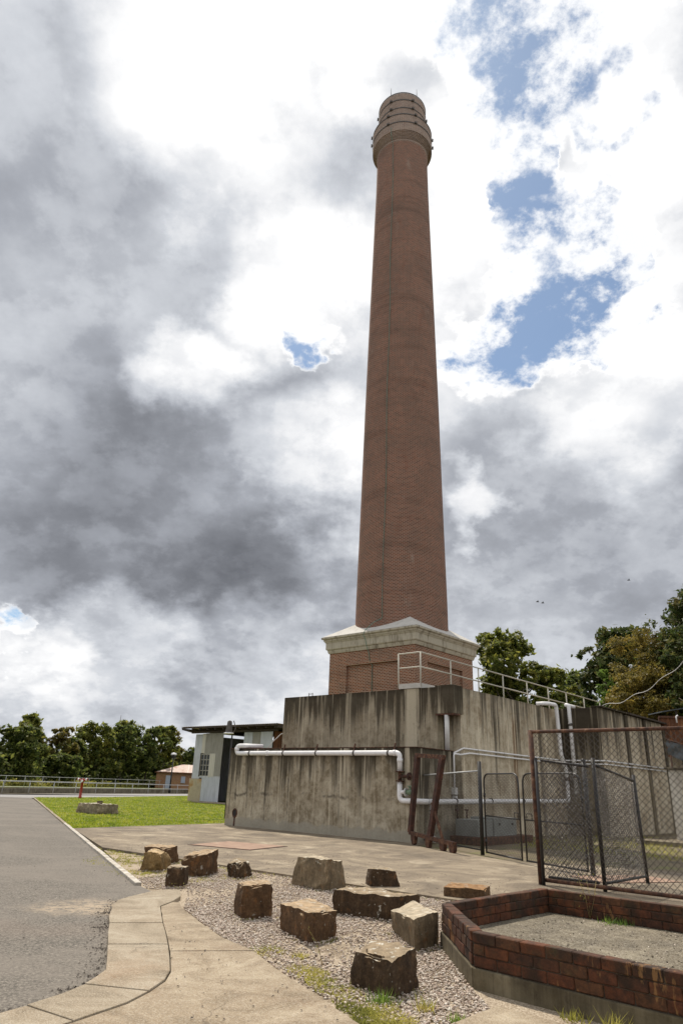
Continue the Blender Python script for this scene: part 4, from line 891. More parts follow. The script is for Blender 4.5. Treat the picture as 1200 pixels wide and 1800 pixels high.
M_piercon = simple('pale_pier_concrete', [(.3, (.30, .27, .22)), (.5, (.52, .48, .41)), (.68, (.60, .57, .50))], 1.3, .9, .3, stretch=(1.5, 1.5, .4))
# concrete pier at the right
pi_ = thing('concrete_pier', Vector((13.4, 28.6, 0)), 'pale concrete pier on a dark footing at the right edge', 'pier')
MB().ubox(-8.95, -8.0, 30.0, 32.5, .12, 2.62).build('pier', M_piercon, pi_, .03); MB().ubox(-9.9, -7.5, 28.2, 33, -.05, .13).build('footing', M_sideB, pi_, .02); MB().ubox(-9.05, -7.9, 29.9, 32.6, 2.622, 2.70).build('cap', M_sideB, pi_, .02)
# red plates on the ground
for nm, c_, sx_, sy_, rz, lab in (('inspection_cover', (-2.45, 20.55, .004), .95, .85, -.5, 'square reddish inspection cover set in the concrete apron'), ('ground_plate', (6.15, 15.9, .0), .95, .55, .35, 'reddish steel plate lying on the yard behind the rusty fence')):
    o = thing(nm, c_, lab, 'cover'); cx, cy, cz = c_; cr, sr = math.cos(rz), math.sin(rz)
    def qd(k): return [(cx + (x * cr - y * sr) * k, cy + (x * sr + y * cr) * k) for x, y in ((-sx_, -sy_), (sx_, -sy_), (sx_, sy_), (-sx_, sy_))]
    MB().prism(qd(1.06), cz - .05, cz + .004).build('frame', M_rustdark, o); MB().prism(qd(1), cz - .03, cz + .012).build('plate', M_redplate, o)

# ================================================================== SHED
VS = 38.3; sh = thing('corrugated_shed', W(-45, 41, 0), 'patched corrugated iron shed with an open dark doorway behind the low wall', 'shed')
def corr(u_a, u_b, z0, z1, v_=VS, pitch=.085, amp=.012):
    mb = MB(); n = max(2, int((u_b - u_a) / (pitch / 4))); pa = None
    for i in range(n + 1):
        u_ = u_a + (u_b - u_a) * i / n; dv = amp * math.sin(2 * math.pi * (u_ - u_a) / pitch); p0, p1 = W(u_, v_ + dv, z0), W(u_, v_ + dv, z1)
        if pa: mb.face([pa[0], p0, p1, pa[1]], smooth=True)
        pa = (p0, p1)
    return mb
for u_a, u_b, z0, z1, m_, vo in ((-49.33, -48.35, 1.75, 5.25, M_corr, 0), (-48.38, -47.95, 3.72, 5.28, M_corrw, -.02), (-47.98, -46.85, 3.6, 5.3, M_corrg, -.03), (-46.9, -45.7, 3.6, 5.3, M_corrg, -.01), (-47.2, -46.45, 1.9, 3.7, M_corrw, -.05), (-46.5, -45.68, 1.9, 3.64, M_corrg, -.035),
                                 (-48.0, -46.85, .06, 1.96, M_corr, -.02), (-46.9, -45.66, .06, 1.97, M_corr, -.04), (-43.2, -42.2, 2.3, 5.3, M_corr, -.01), (-42.25, -41.2, 2.3, 5.3, M_corrg, .01), (-41.25, -39.9, 2.3, 5.3, M_corr, -.02), (-43.2, -39.9, 0, 2.35, M_corrg, .03)):
    corr(u_a, u_b, z0, z1, VS + vo).build('wall_sheet', m_, sh)
MB().ubox(-49.53, -47.95, VS - .06, VS + .3, -.1, 1.74).build('concrete_base', M_stainblock, sh, .02)
MB().ubox(-49.3, -49.2, VS + .04, VS + 7, 0, 5.2).build('end_wall', M_corr, sh)
rw = MB(); rwm = corr(VS, VS + .1, 0, 1)
sidew = MB(); n = 160; pa = None
for i in range(n + 1):
    v_ = VS + .03 + 7 * i / n; du = .014 * math.sin(i * math.pi / 2); p0, p1 = W(-39.86 + du, v_, 0), W(-39.86 + du, v_, 5.35)
    if pa: sidew.face([pa[0], p0, p1, pa[1]], smooth=True)
    pa = (p0, p1)
sidew.build('rusty_end_wall', M_corrrust, sh)
MB().ubox(-49.2, -39.9, VS + 6.9, VS + 7.0, 0, 5.2).build('rear_wall', M_dark, sh); MB().ubox(-49.19, -39.95, VS + .5, VS + 6.89, -.02, .03).build('floor', M_dark, sh)
# window
wn = MB().ubox(-48.36, -47.18, VS + .05, VS + .08, 1.95, 3.66).build('window', M_glass, sh)
for u_ in (-48.34, -47.95, -47.57, -47.2): MB().ubox(u_ - .03, u_ + .03, VS - .02, VS + .045, 1.95, 3.66).build('glazing_bar', M_corrg, wn)
for z_ in (1.97, 2.38, 2.8, 3.22, 3.63): MB().ubox(-48.36, -47.18, VS - .025, VS + .044, z_ - .03, z_ + .03).build('glazing_bar', M_corrg, wn)
MB().ubox(-48.42, -48.34, VS - .05, VS + .05, 1.9, 3.75).build('frame', M_timber, wn); MB().ubox(-48.4, -47.1, VS - .04, VS + .05, 1.84, 1.93).build('sill', M_corr, wn)
# roof
rf = MB()
def rz_(v_): return 5.80 - .02 * (v_ - 37.4)
n = 190; pa = None
for i in range(n + 1):
    u_ = -50.3 + 11.75 * i / n; dz = .012 * math.sin(i * math.pi / 2); p0, p1 = W(u_, 37.35, rz_(37.35) + dz), W(u_, 46, rz_(46) + dz)
    if pa: rf.face([pa[0], p0, p1, pa[1]], smooth=True)
    pa = (p0, p1)
rfo = rf.build('roof', M_roofrust, sh)
MB().ubox(-50.25, -38.6, 37.4, 37.48, 5.66, 5.77).build('fascia', M_timber, rfo); MB().ubox(-49.8, -39.3, VS - .14, VS - .03, 5.32, 5.48).build('top_plate', M_timber, rfo)
for k in range(12): MB().ubox(-50.0 + k * 1.0, -49.9 + k * 1.0, 37.5, 46, 5.50, 5.66).build('rafter', M_timber, rfo)
MB().bar(W(-50.2, 37.45, 5.62), W(-49.2, 37.7, 5.4), .1, .12).build('rafter', M_timber, rfo)
MB().ubox(-38.75, -38.6, 37.49, 46, 5.5, 5.72).build('barge_board', M_timber, rfo)
ds = tag(MB().prism(UVp((-46.6, 36.4), (-42, 36.4), (-42, 38.1), (-46.9, 38.1)), -.05, .07).build('door_slab', M_slab, None, .015), 'brown concrete slab at the shed doorway on the lawn', 'slab')
# lamp on pole behind the wall
lp = thing('flood_lamp', Vector((-4.86, 34.6, 0)), 'dark bell-shaped floodlight with a pale rim on a thin pole before the shed', 'lamp')
MB().tube([lp.location, lp.location + Vector((-.0, 0, 3.75))], .035, 8).build('pole', M_black, lp)
MB().lathe(lp.location + Vector((-.17, 0, 0)), [(.03, 4.36), (.11, 4.31), (.13, 4.1), (.16, 3.9), (.17, 3.80)], 18).build('lamp_shade', M_iron, lp)
MB().lathe(lp.location + Vector((-.17, 0, 0)), [(.17, 3.805), (.25, 3.77), (.24, 3.74), (.15, 3.73), (.01, 3.73)], 18).build('reflector_rim', M_pipe, lp)
MB().tube([lp.location + Vector((0, 0, 3.7)), lp.location + Vector((.14, 0, 4.0)), lp.location + Vector((.02, 0, 4.35))], .025, 6).build('bracket', M_iron, lp)
# white ladder and cable by the shed
ld2 = thing('white_ladder', Vector((-1.75, 31.6, 2.6)), 'small white metal ladder and hook standing behind the low wall', 'ladder'); q = Vector((-2.05, 31.6, 0))
for dx in (0, .52): MB().bar(q + Vector((dx - .04, 0, 0)), q + Vector((dx + .08, 0, 3.72)), .06, .06).build('stile', M_pipe, ld2)
for z_ in (.5, .95, 1.4, 1.85, 2.3, 2.75, 3.1, 3.5): MB().bar(q + Vector((0, 0, z_)), q + Vector((.54, 0, z_)), .05, .05).build('rung', M_pipe, ld2)
MB().bar(q + Vector((.1, .02, 2.95)), q + Vector((.45, .02, 3.6)), .05, .05).build('diagonal', M_pipe, ld2)
MB().tube([q + Vector((.16, 0, 2.9)), q + Vector((.16, 0, 4.1))], .05, 8).build('riser', M_pipe, ld2)
hc = thing('bent_hose', q + Vector((-.9, -.2, 2.8)), 'thin dark bent hose rising left of the white ladder', 'hose')
MB().tube([q + Vector((-.95, -.2, 2.75)), q + Vector((-.6, -.2, 3.25)), q + Vector((-.25, -.2, 3.6)), q + Vector((.05, -.2, 3.72))], .02, 6).build('tube', M_conduit, hc)

# ================================================================== DOCK RAILINGS, HYDRANT, LAMP, HUT
dw = tag(MB().prism([O(20), O(400), (O(400)[0] - .8, 400), (O(20)[0] - .8, 20)], -3, -.0).build('dock_wall', M_sideB), 'dark stained masonry wall on the far side of the dock', 'wall')
tag(MB().prism([Q(20), Q(400), (Q(400)[0] + .8, 400), (Q(20)[0] + .8, 20)], -3, -.024).build('dock_wall', M_sideB), 'concrete quay edge under the nearer railing', 'wall')
def railing(name, fn, y0, y1, step, off, h, label, zb=0.0):
    p0 = Vector((*fn(y0), 0)) + off; t = thing(name, p0, label, 'railing'); y = y0; prev = []
    k = 0
    while y <= y1:
        p = Vector((*fn(y), zb)) + off; MB().tube([p - Vector((0, 0, .1)), p + Vector((0, 0, h))], .036, 6).build('post', M_galv, t)
        b_ = MB().lathe(p, [(.05, h - .05), (.055, h), (.02, h + .05)], 8).build('finial', M_galv, t); y += step; k += 1
    a_, b_ = Vector((*fn(y0), zb)) + off, Vector((*fn(y - step), zb)) + off
    for z_, nm in ((h - .02, 'top_rail'), (h * .52, 'mid_rail')): MB().tube([a_ + Vector((0, 0, z_)), b_ + Vector((0, 0, z_))], .034, 6).build(nm, M_galv, t)
    return t
railing('dock_railing', Q, 52, 118, 3.1, Vector((.5, 0, 0)), 1.0, 'nearer galvanised two-rail railing along the dock edge beyond the lawn')
railing('dock_railing', O, 62, 160, 3.6, Vector((-4.5, 0, 0)), 1.25, 'farther galvanised railing on the opposite grass bank', .12)
sheet('far_bank_grass', [(O(30)[0] - .9, 30), (O(200)[0] - .9, 200), (O(200)[0] - 8, 200), (O(30)[0] - 8, 30)], .06, M_lawn, .06)
hy = thing('fire_hydrant', Vector((-19.68, 58.4, 0)), 'red standpipe hydrant with white capped outlets at the edge of the lawn', 'hydrant'); h0 = hy.location
MB().lathe(h0, [(.13, -.05), (.13, .12), (.105, .14), (.10, 1.2), (.12, 1.2), (.12, 1.28)], 14, caps=True).build('standpipe', M_redpaint, hy)
for sgn in (-1, 1):
    e = h0 + Vector((sgn * .27, -.05, 1.36)); o = MB().tube([h0 + Vector((0, 0, 1.24)), h0 + Vector((sgn * .14, -.03, 1.32)), e], .075, 10).build('outlet', M_redpaint, hy)
    MB().tube([e, e + Vector((sgn * .10, -.02, .01))], .11, 12).build('outlet_cap', M_pipe, o); MB().tube([e + Vector((sgn * .10, -.02, .01)), e + Vector((sgn * .15, -.02, .015))], .09, 12).build('cap_nut', M_redpaint, o)
MB().lathe(h0, [(.10, 1.28), (.09, 1.42), (.03, 1.46)], 12).build('bonnet', M_redpaint, hy); MB().tube([h0 + Vector((0, -.1, 1.26)), h0 + Vector((0, -.24, 1.25))], .09, 10).build('outlet_cap', M_pipe, hy)
sl = thing('street_lamp', Vector((-20.5, 94, 0)), 'slim black lamp post with a pale lantern beyond the lawn', 'lamp'); h0 = sl.location
MB().tube([h0, h0 + Vector((0, 0, .6))], .16, 10).build('base', M_black, sl); MB().tube([h0 + Vector((0, 0, .5)), h0 + Vector((0, 0, 4.2))], [.10, .07], 10).build('pole', M_black, sl)
MB().lathe(h0, [(.08, 4.2), (.3, 4.25), (.26, 4.55)], 12).build('lantern', M_black, sl); MB().lathe(h0, [(.28, 4.55), (.40, 4.58), (.30, 4.78), (.02, 4.85)], 12).build('lantern_hood', M_pipe, sl)
# hut
hu = thing('brick_hut', Vector((-29, 138, 0)), 'low orange brick hut with a rusty hipped tin roof beyond the dock', 'hut')
a, hd = Vector((-32.1, 134.6, 0)), Vector((.985, .17, 0)); hn = perp(hd)
def HP(s, dpt, z): return a + hd * s + hn * dpt + Vector((0, 0, z))
LW, DW = 13.0, 7.0
MB().box8([HP(0, 0, -.1), HP(LW, 0, -.1), HP(LW, DW, -.1), HP(0, DW, -.1), HP(0, 0, 2.85), HP(LW, 0, 2.85), HP(LW, DW, 2.85), HP(0, DW, 2.85)]).build('wall', M_brick_hut, hu)
mb = MB(); e_ = [HP(-.3, -.3, 2.82), HP(LW + .3, -.3, 2.82), HP(LW + .3, DW + .3, 2.82), HP(-.3, DW + .3, 2.82)]; r0, r1 = HP(4.3, DW / 2, 4.3), HP(LW - 2, DW / 2, 4.3)
mb.face([e_[0], e_[1], r1, r0]); mb.face([e_[1], e_[2], r1]); mb.face([e_[2], e_[3], r0, r1]); mb.face([e_[3], e_[0], r0]); ro = mb.build('roof', M_roofrust, hu)
MB().bar(HP(-.32, -.33, 2.80), HP(LW + .3, -.33, 2.80), .12, .16).build('gutter', M_corrrust, ro)
for k in range(14):
    s_ = .9 * k + .2; q0, q1 = HP(s_, -.3, 2.85), HP(min(max(s_, 4.3), LW - 2) if s_ > 4.3 else 4.3 - (4.3 - s_) * .1, DW / 2, 4.33)
    if s_ > 4.0: MB().bar(q0, q1, .09, .05).build('roof_rib', M_roofrust if k % 2 else M_corrw, ro)
dr_ = MB().box8([HP(1.75, -.05, 0), HP(2.75, -.05, 0), HP(2.75, .0, 0), HP(1.75, .0, 0), HP(1.75, -.05, 2.3), HP(2.75, -.05, 2.3), HP(2.75, .0, 2.3), HP(1.75, .0, 2.3)]).build('door', M_bluedoor, hu)
for s_ in (4.5, 7.0):
    wi = MB().box8([HP(s_, -.04, 1.1), HP(s_ + .75, -.04, 1.1), HP(s_ + .75, 0, 1.1), HP(s_, 0, 1.1), HP(s_, -.04, 2.2), HP(s_ + .75, -.04, 2.2), HP(s_ + .75, 0, 2.2), HP(s_, 0, 2.2)]).build('window', M_bluedoor, hu)
    MB().bar(HP(s_ - .1, -.06, 1.05), HP(s_ + .85, -.06, 1.05), .1, .08).build('sill', M_kerb, wi)

# ================================================================== TREES
def tube_np(parts, pts, rr, n=6): parts.tube(pts, rr, n)
def tree(label, base, h, crown_r, mat, seed, nleaf=3000, lsize=.42, clumps=16, trunk_r=.22, zfrac=.42, shape=1.0, name='tree', group='trees on the far bank', flat=.72, inner=.66, droop=0.0, cat='tree'):
    rs = np.random.default_rng(seed); base = Vector(base); t = thing(name, base, label, cat, group)
    mb = MB(); fork = base + Vector((rs.normal() * .03 * h, rs.normal() * .03 * h, h * zfrac))
    mb.tube([base - Vector((0, 0, .4)), base.lerp(fork, .5) + Vector((rs.normal() * .1, rs.normal() * .1, 0)), fork], [trunk_r, trunk_r * .8, trunk_r * .62], 8)
    cz0, cz1 = h * (zfrac - .08), h; C_ = []; clumps = int(clumps * 1.4); ax_ = rs.uniform(.8, 1.2); skew = rs.normal(size=2) * .22 * crown_r
    for i in range(clumps):
        f = (i + .5) / clumps; z = cz0 + (cz1 - cz0) * (f ** .85); env = math.sin(math.pi * min(1, (.18 + .82 * (1 - f)) ) * .62) ** .7 * shape
        an = i * 2.4 + rs.uniform(-.5, .5); rad = crown_r * env * rs.uniform(.2, .98)
        cr_ = crown_r * rs.uniform(.19, .44) * (.75 + .35 * (1 - f))
        z = min(z, h - cr_ * .7)
        C_.append((Vector((base.x + math.cos(an) * rad * ax_ + skew[0] * f, base.y + math.sin(an) * rad + skew[1] * f, base.z + z)), cr_))
    for c, r_ in C_[:14]:
        k = fork.lerp(Vector((fork.x, fork.y, c.z)), .35); mid_ = fork.lerp(c, .5) + Vector((0, 0, -.08 * h * rs.random()))
        mb.tube([fork.lerp(k, .4), mid_, c], [trunk_r * .38, trunk_r * .22, trunk_r * .08], 5)
    mb.build('trunk', M_bark, t)
    w_ = np.array([r_ ** 2 for _, r_ in C_]); w_ /= w_.sum(); ids = rs.choice(len(C_), nleaf, p=w_)
    cen = np.array([c for c, _ in C_])[ids]; rad = np.array([r_ for _, r_ in C_])[ids]
    dv = rs.normal(size=(nleaf, 3)); dv /= np.linalg.norm(dv, axis=1)[:, None]
    # sub-clump the directions so that each clump reads as tufts
    tuft = rs.normal(size=(len(C_), 14, 3)); tuft /= np.linalg.norm(tuft, axis=2)[:, :, None]
    td = tuft[ids, rs.integers(0, 14, nleaf)]; dv = dv * .33 + td * .85; dv /= np.linalg.norm(dv, axis=1)[:, None]
    rr = rad * (inner + (1.08 - inner) * rs.random(nleaf) ** .6) * (1 + .35 * (rs.random(nleaf) > .93))
    pos = cen + dv * rr[:, None] * np.array([1, 1, flat]); pos[:, 2] -= droop * rs.random(nleaf)
    nrm = dv * .5 + rs.normal(size=(nleaf, 3)) * .6 + np.array([0, 0, .5]); nrm /= np.linalg.norm(nrm, axis=1)[:, None]
    a1 = np.cross(nrm, rs.normal(size=(nleaf, 3))); a1 /= np.linalg.norm(a1, axis=1)[:, None]; a2 = np.cross(nrm, a1)
    sz = lsize * (.6 + .8 * rs.random(nleaf))[:, None]; a1 = a1 * sz; a2 = a2 * sz * .5
    V_ = np.stack([pos - a1, pos - a2 - nrm * sz * .12, pos + a1, pos + a2 - nrm * sz * .12], 1).reshape(-1, 3) - np.array(base)
    me = fast_mesh('crown', V_, np.arange(nleaf * 4).reshape(-1, 4), mat); o = bpy.data.objects.new('crown', me); COL.objects.link(o); o.parent = t
    return t
# left bank: (photo order left to right)
bankz = lambda x, y: 0.6
TL = [
 ('tall olive tree cut by the left edge of the picture', -51.5, 104, 10.6, 3.4, M_leafA), ('broad dark tree at the far left of the tree line', -46.5, 106, 8.2, 3.6, M_leafB),
 ('upright rounded tree rising above its neighbours on the left bank', -47.5, 114, 10.6, 3.1, M_leafA), ('bronze topped open tree with a pale slanting trunk', -44.5, 117, 9.0, 2.6, M_leafC),
 ('low dark tree under the bronze topped one', -43.2, 121, 7.4, 2.6, M_leafB), ('small tree filling the gap left of the broad domed tree', -44.0, 128, 9.2, 2.8, M_leafA),
 ('broad domed olive tree, the widest of the left bank', -40.8, 127, 10.4, 4.3, M_leafA), ('dark rounded tree right of the broad domed tree', -38.0, 133, 10.6, 3.8, M_leafB),
 ('olive tree in front of the thin mast', -39.5, 139, 12.0, 3.6, M_leafA), ('dense rounded tree left of the lamp post', -35.4, 139, 11.0, 4.2, M_leafB),
 ('tall dark tree at the right end of the left bank', -33.4, 144, 11.6, 3.6, M_leafA), ('sparse open topped tree above the lamp post', -33.6, 152, 12.2, 2.4, M_leafC),
 ('low dark tree behind the brick hut roof', -30.5, 156, 8.2, 4.0, M_leafB), ('distant tree between the hut and the shed', -33.0, 185, 9.4, 5.0, M_leafB),
 ('pale olive tree just left of the shed wall', -27.0, 180, 8.6, 4.5, M_leafA), ('low bushy tree in front of the left bank trees', -41.5, 112, 4.6, 2.8, M_leafB)]
for i, (lab, x, y, h, cr_, m_) in enumerate(TL):
    sp = 'sparse' in lab or 'open tree' in lab
    tree(lab, (x, y, .4), h - .4, cr_, m_, 40 + i, 1700 if sp else int(4200 + 420 * cr_), .32 if sp else .32, 16 if not sp else 11, .2, .30 if not sp else .5, 1.0)
# bank under the trees with its undergrowth
bk_pts = MB(); prevr = None
for k in range(36):
    y = 60 + k * 5; row = []
    for dx, z in ((-8, .05), (-10, .5), (-14, 1.4), (-22, 3.0), (-40, 4.2)):
        p = Vector((O(y)[0] + dx, y, z + (0 if dx == -8 else .5 * mnoise.noise(Vector((y * .13, dx * .2, 3))))))
        row.append(p)
    if prevr:
        for i in range(4): bk_pts.face([prevr[i], row[i], row[i + 1], prevr[i + 1]], smooth=True)
    prevr = row
struct(bk_pts.build('tree_bank', M_bank))
def scrub(name, n, posfn, size, mat, seed, up=.5, hgt=1.0):
    rs = np.random.default_rng(seed); P_ = np.array([posfn(rs) for _ in range(n)])
    nrm = rs.normal(size=(n, 3)) + np.array([0, -.3, up]); nrm /= np.linalg.norm(nrm, axis=1)[:, None]
    a1 = np.cross(nrm, rs.normal(size=(n, 3))); a1 /= np.linalg.norm(a1, axis=1)[:, None]; a2 = np.cross(nrm, a1); sz = size * (.5 + rs.random(n))[:, None]
    V_ = np.stack([P_ - a1 * sz, P_ - a2 * sz * .5, P_ + a1 * sz, P_ + a2 * sz * .5], 1).reshape(-1, 3)
    o = bpy.data.objects.new(name, fast_mesh(name, V_, np.arange(n * 4).reshape(-1, 4), mat)); COL.objects.link(o); return tag(o, kind='stuff')
def under(rs):
    y = rs.uniform(70, 190); dx = -8.5 - rs.random() ** .8 * 16; c = math.sin(y * 1.1) * math.sin(y * .37 + dx * .3)
    return (O(y)[0] + dx, y, .2 + (-dx - 8) * .12 + max(0, rs.random() * (1.9 + c) * 1.9))
tag(scrub('undergrowth', 22000, under, .34, M_leafB, 5), 'dark tangled undergrowth below the trees of the left bank', 'undergrowth')
def reeds(rs):
    y = rs.uniform(62, 150); return (O(y)[0] - 7.4 - rs.random() * 1.6, y, .1 + rs.random() * .9 * (0.4 + .6 * abs(math.sin(y * .7))))
tag(scrub('bank_weeds', 3500, reeds, .22, M_weed, 6), 'dry yellowish weeds along the farther railing', 'weeds')
# distant hill with houses
mb = MB(); prevr = None
for k in range(40):
    x = -900 + k * 40; hz_ = 27 + 10 * mnoise.noise(Vector((x * .004, 2, 1))) + 5 * mnoise.noise(Vector((x * .02, 5, 1)))
    if x > -120: hz_ = max(6, hz_ - (x + 120) * .05)
    row = [Vector((x, 780, -1)), Vector((x, 860, hz_ * .8)), Vector((x, 930, hz_)), Vector((x, 1200, hz_ * .8))]
    if prevr:
        for i in range(3): mb.face([prevr[i], row[i], row[i + 1], prevr[i + 1]], smooth=True)
    prevr = row
struct(mb.build('distant_hill', M_hill))
for i, (x, z, ww, hh) in enumerate(((-190, 24, 12, 9), (-178, 23, 9, 6), (-168, 22, 10, 6), (-184, 18, 9, 5))):
    t = thing('hill_house', Vector((x, 855 + i * 3, z)), ['tallest pale house on the distant hill', 'grey roofed house beside the tallest hill house', 'rightmost pale house on the distant hill', 'lowest pale house on the distant hill'][i], 'house', 'houses on the distant hill'); c = t.location
    MB().box8([c + Vector((sx_ * ww / 2, sy_ * 4, zz)) for zz in (-4, hh) for sx_, sy_ in ((-1, -1), (1, -1), (1, 1), (-1, 1))]).build('wall', M_quay, t)
    r_ = MB(); e = [c + Vector((sx_ * (ww / 2 + .5), sy_ * 4.5, hh)) for sx_, sy_ in ((-1, -1), (1, -1), (1, 1), (-1, 1))]; q0, q1 = c + Vector((-ww / 2, 0, hh + 2.5)), c + Vector((ww / 2, 0, hh + 2.5))
    r_.face([e[0], e[1], q1, q0]); r_.face([e[2], e[3], q0, q1]); r_.face([e[1], e[2], q1]); r_.face([e[3], e[0], q0]); r_.build('roof', M_tarp if i == 1 else M_corrg, t)
    for k in range(3): MB().box8([c + Vector((-ww / 3 + k * ww / 3 + sx_, -4.05 + (0 if sy_ < 0 else .04), zz)) for zz in (hh * .3, hh * .7) for sx_, sy_ in ((-1, -1), (1, -1), (1, 1), (-1, 1))]).build('window', M_dark, t)
ms = thing('radio_mast', Vector((-47.8, 160, 2)), 'thin dark radio mast poking above the left trees', 'mast'); MB().tube([ms.location, ms.location + Vector((0, 0, 8.5))], .12, 6).build('pole', M_iron, ms); MB().tube([ms.location + Vector((0, 0, 8.5)), ms.location + Vector((.1, 0, 12.6))], .05, 6).build('antenna', M_iron, ms)

# ================================================================== RIGHT HAND BANK AND TREES
mb = MB(); prevr = None
for k in range(30):
    u_ = -46 + k * 3.4; row = []
    for v_, z in ((43.5, -.3), (45.0, 1.6), (47.5, 4.3), (52, 5.0), (62, 6.2), (80, 8.5), (120, 12)):
        row.append(W(u_, v_, z + (.6 * mnoise.noise(Vector((v_ * .2, u_ * .2, 9))) if z > 0 else 0)))
    if prevr:
        for i in range(6): mb.face([prevr[i], row[i], row[i + 1], prevr[i + 1]][::-1], smooth=True)
    prevr = row
struct(mb.build('right_bank', M_bank))
RT = dict(group='trees behind the tank')
tree('leafy gum tree right behind the chimney base', (18.2, 74, 4), 14.3, 4.1, M_leafA, 90, 9000, .30, 22, .35, .40, 1.0, **RT)
tree('lower gum crown right of the leafy gum tree', (22.5, 76, 4), 10.3, 3.6, M_leafA, 91, 6000, .30, 16, .3, .4, 1.0, **RT)
tree('small round dark tree above the end of the handrail', (27.6, 86, 5), 10.6, 4.2, M_leafB, 92, 6000, .28, 16, .3, .4, 1.0, **RT)
tree('dark low tree behind the handrail end', (30.5, 82, 4), 8.4, 4.5, M_leafB, 98, 5000, .3, 14, .3, .35, 1.0, **RT)
tree('dark fig tree leaning over the left of the golden tree', (25.6, 62, 6), 9.6, 4.2, M_leafF, 93, 9000, .26, 20, .35, .32, 1.0, **RT)
tree('bright green sapling at the left edge of the golden tree', (22.8, 57, 4), 7.4, 1.9, M_leafL, 94, 3500, .20, 10, .15, .3, 1.0, **RT)
tree('wispy golden brown tree in the middle of the right bank', (21.3, 48, 4.4), 8.2, 3.4, M_leafG, 95, 34000, .085, 26, .2, .22, 1.0, inner=.15, **RT)
tree('lower golden brown shrub tree beside the wall top', (19.6, 46, 4.2), 5.0, 2.4, M_leafG, 99, 12000, .10, 18, .12, .2, 1.0, inner=.15, **RT)
tree('big dark fig tree at the right edge of the picture', (24.3, 45.5, 4), 11.0, 4.4, M_leafF, 96, 24000, .17, 30, .4, .30, 1.1, **RT)
tree('dark fig boughs hanging low at the right edge', (21.2, 39.2, 0), 10.3, 2.4, M_leafF, 97, 12000, .14, 18, .25, .62, 1.0, **RT)
def lime(rs):
    v_ = rs.uniform(45, 52); u_ = -15.0 + rs.random() * 10; p = W(u_, v_, min(4.5, (v_ - 44) * 1.3) + rs.random() * 1.6); return p
tag(scrub('bank_shrubs', 5000, lime, .16, M_leafL, 8, .8), 'bright green low shrubs along the top of the right wall', 'shrubs')
def drk(rs):
    v_ = rs.uniform(44.5, 85); u_ = -24 + rs.random() * 32; p = W(u_, v_, min(4.5, (v_ - 44) * 1.3) + max(0, v_ - 50) * .11 + rs.random() * 2.4); return p
tag(scrub('bank_scrub', 9000, drk, .26, M_leafB, 9, .8), 'dark scrub covering the right bank under the trees', 'scrub')
# overhead cable
cb_ = thing('overhead_cable', Vector((11.81, 31.3, 5.25)), 'thin sagging cable rising from the wall corner past the golden tree', 'cable'); a, b = Vector((11.85, 31.2, 5.28)), Vector((14.0, 26.5, 7.05))
MB().tube([a.lerp(b, i / 24) + Vector((0, 0, -.42 * 4 * (i / 24) * (1 - i / 24) + .06 * math.sin(i * .9))) for i in range(25)], .014, 5).build('wire', M_conduit, cb_)
# rusty tank, awning and tarpaulin
rt = thing('rusty_tank', Vector((18.6, 37.8, 0)), 'rusted corrugated sheet bin above the wall at the right edge', 'bin')
mb = MB(); n = 60; pa = None
for i in range(n + 1):
    x = 17.4 + 3.4 * i / n; dy = .04 * math.sin(i * math.pi / 2); p0, p1 = Vector((x, 37.8 + dy - .15 * (x - 17.4), 3.6)), Vector((x, 37.8 + dy - .15 * (x - 17.4), 5.62))
    if pa: mb.face([pa[0], p0, p1, pa[1]], smooth=True)
    pa = (p0, p1)
mb.build('front_sheet', M_corrrust, rt); MB().bar((17.35, 37.75, 5.6), (20.9, 37.25, 5.62), .1, .1).build('rim', M_rust, rt); MB().bar((17.4, 37.85, 3.0), (17.4, 37.85, 5.6), .1, .1).build('corner_post', M_rust, rt); MB().tube([(18.15, 37.5, 5.3), (18.15, 37.5, 5.62), (18.25, 37.5, 5.68)], .04, 8).build('vent_pipe', M_pipe, rt)
aw = thing('small_awning', Vector((20, 40, 4)), 'dark lean-to roof edge under the fig tree at the right', 'roof')
MB().box8([Vector(p) for p in ((18.4, 39.6, 6.05), (21.5, 39.2, 6.62), (21.7, 41.5, 6.7), (18.6, 41.8, 6.1), (18.4, 39.6, 6.11), (21.5, 39.2, 6.68), (21.7, 41.5, 6.76), (18.6, 41.8, 6.16))]).build('roof_sheet', M_tarp, aw); MB().tube([(19.2, 39.6, 3.6), (19.2, 39.6, 6.15)], .06, 6).build('prop', M_timber, aw); MB().tube([(21.3, 39.4, 3.6), (21.3, 39.4, 6.6)], .06, 6).build('prop', M_timber, aw)
tp = thing('folded_tarpaulin', Vector((14.3, 30, 3.5)), 'grey tarpaulin sheet hung below the rusty bin at the right edge', 'tarpaulin')
mb = MB(); G_ = [[Vector((13.95 + i * .14 + .03 * math.sin(j * 2), 30.0 + .05 * math.sin(i * 1.3 + j) - i * .03, 3.88 - i * .045 - j * .085 - .07 * i / 5 * j * .3)) for j in range(8)] for i in range(9)]
for i in range(8):
    for j in range(7): mb.face([G_[i][j], G_[i][j + 1], G_[i + 1][j + 1], G_[i + 1][j]], smooth=True)
mb.build('sheet', M_tarp, tp); MB().tube([G_[0][0], G_[8][0]], .03, 6).build('support_bar', M_rust, tp)
MB().tube([G_[1][0], Vector((G_[1][0].x, G_[1][0].y + .1, -.0))], .03, 6).build('support_post', M_rust, tp); MB().tube([G_[7][0], Vector((G_[7][0].x, G_[7][0].y + .1, -.0))], .03, 6).build('support_post', M_rust, tp)
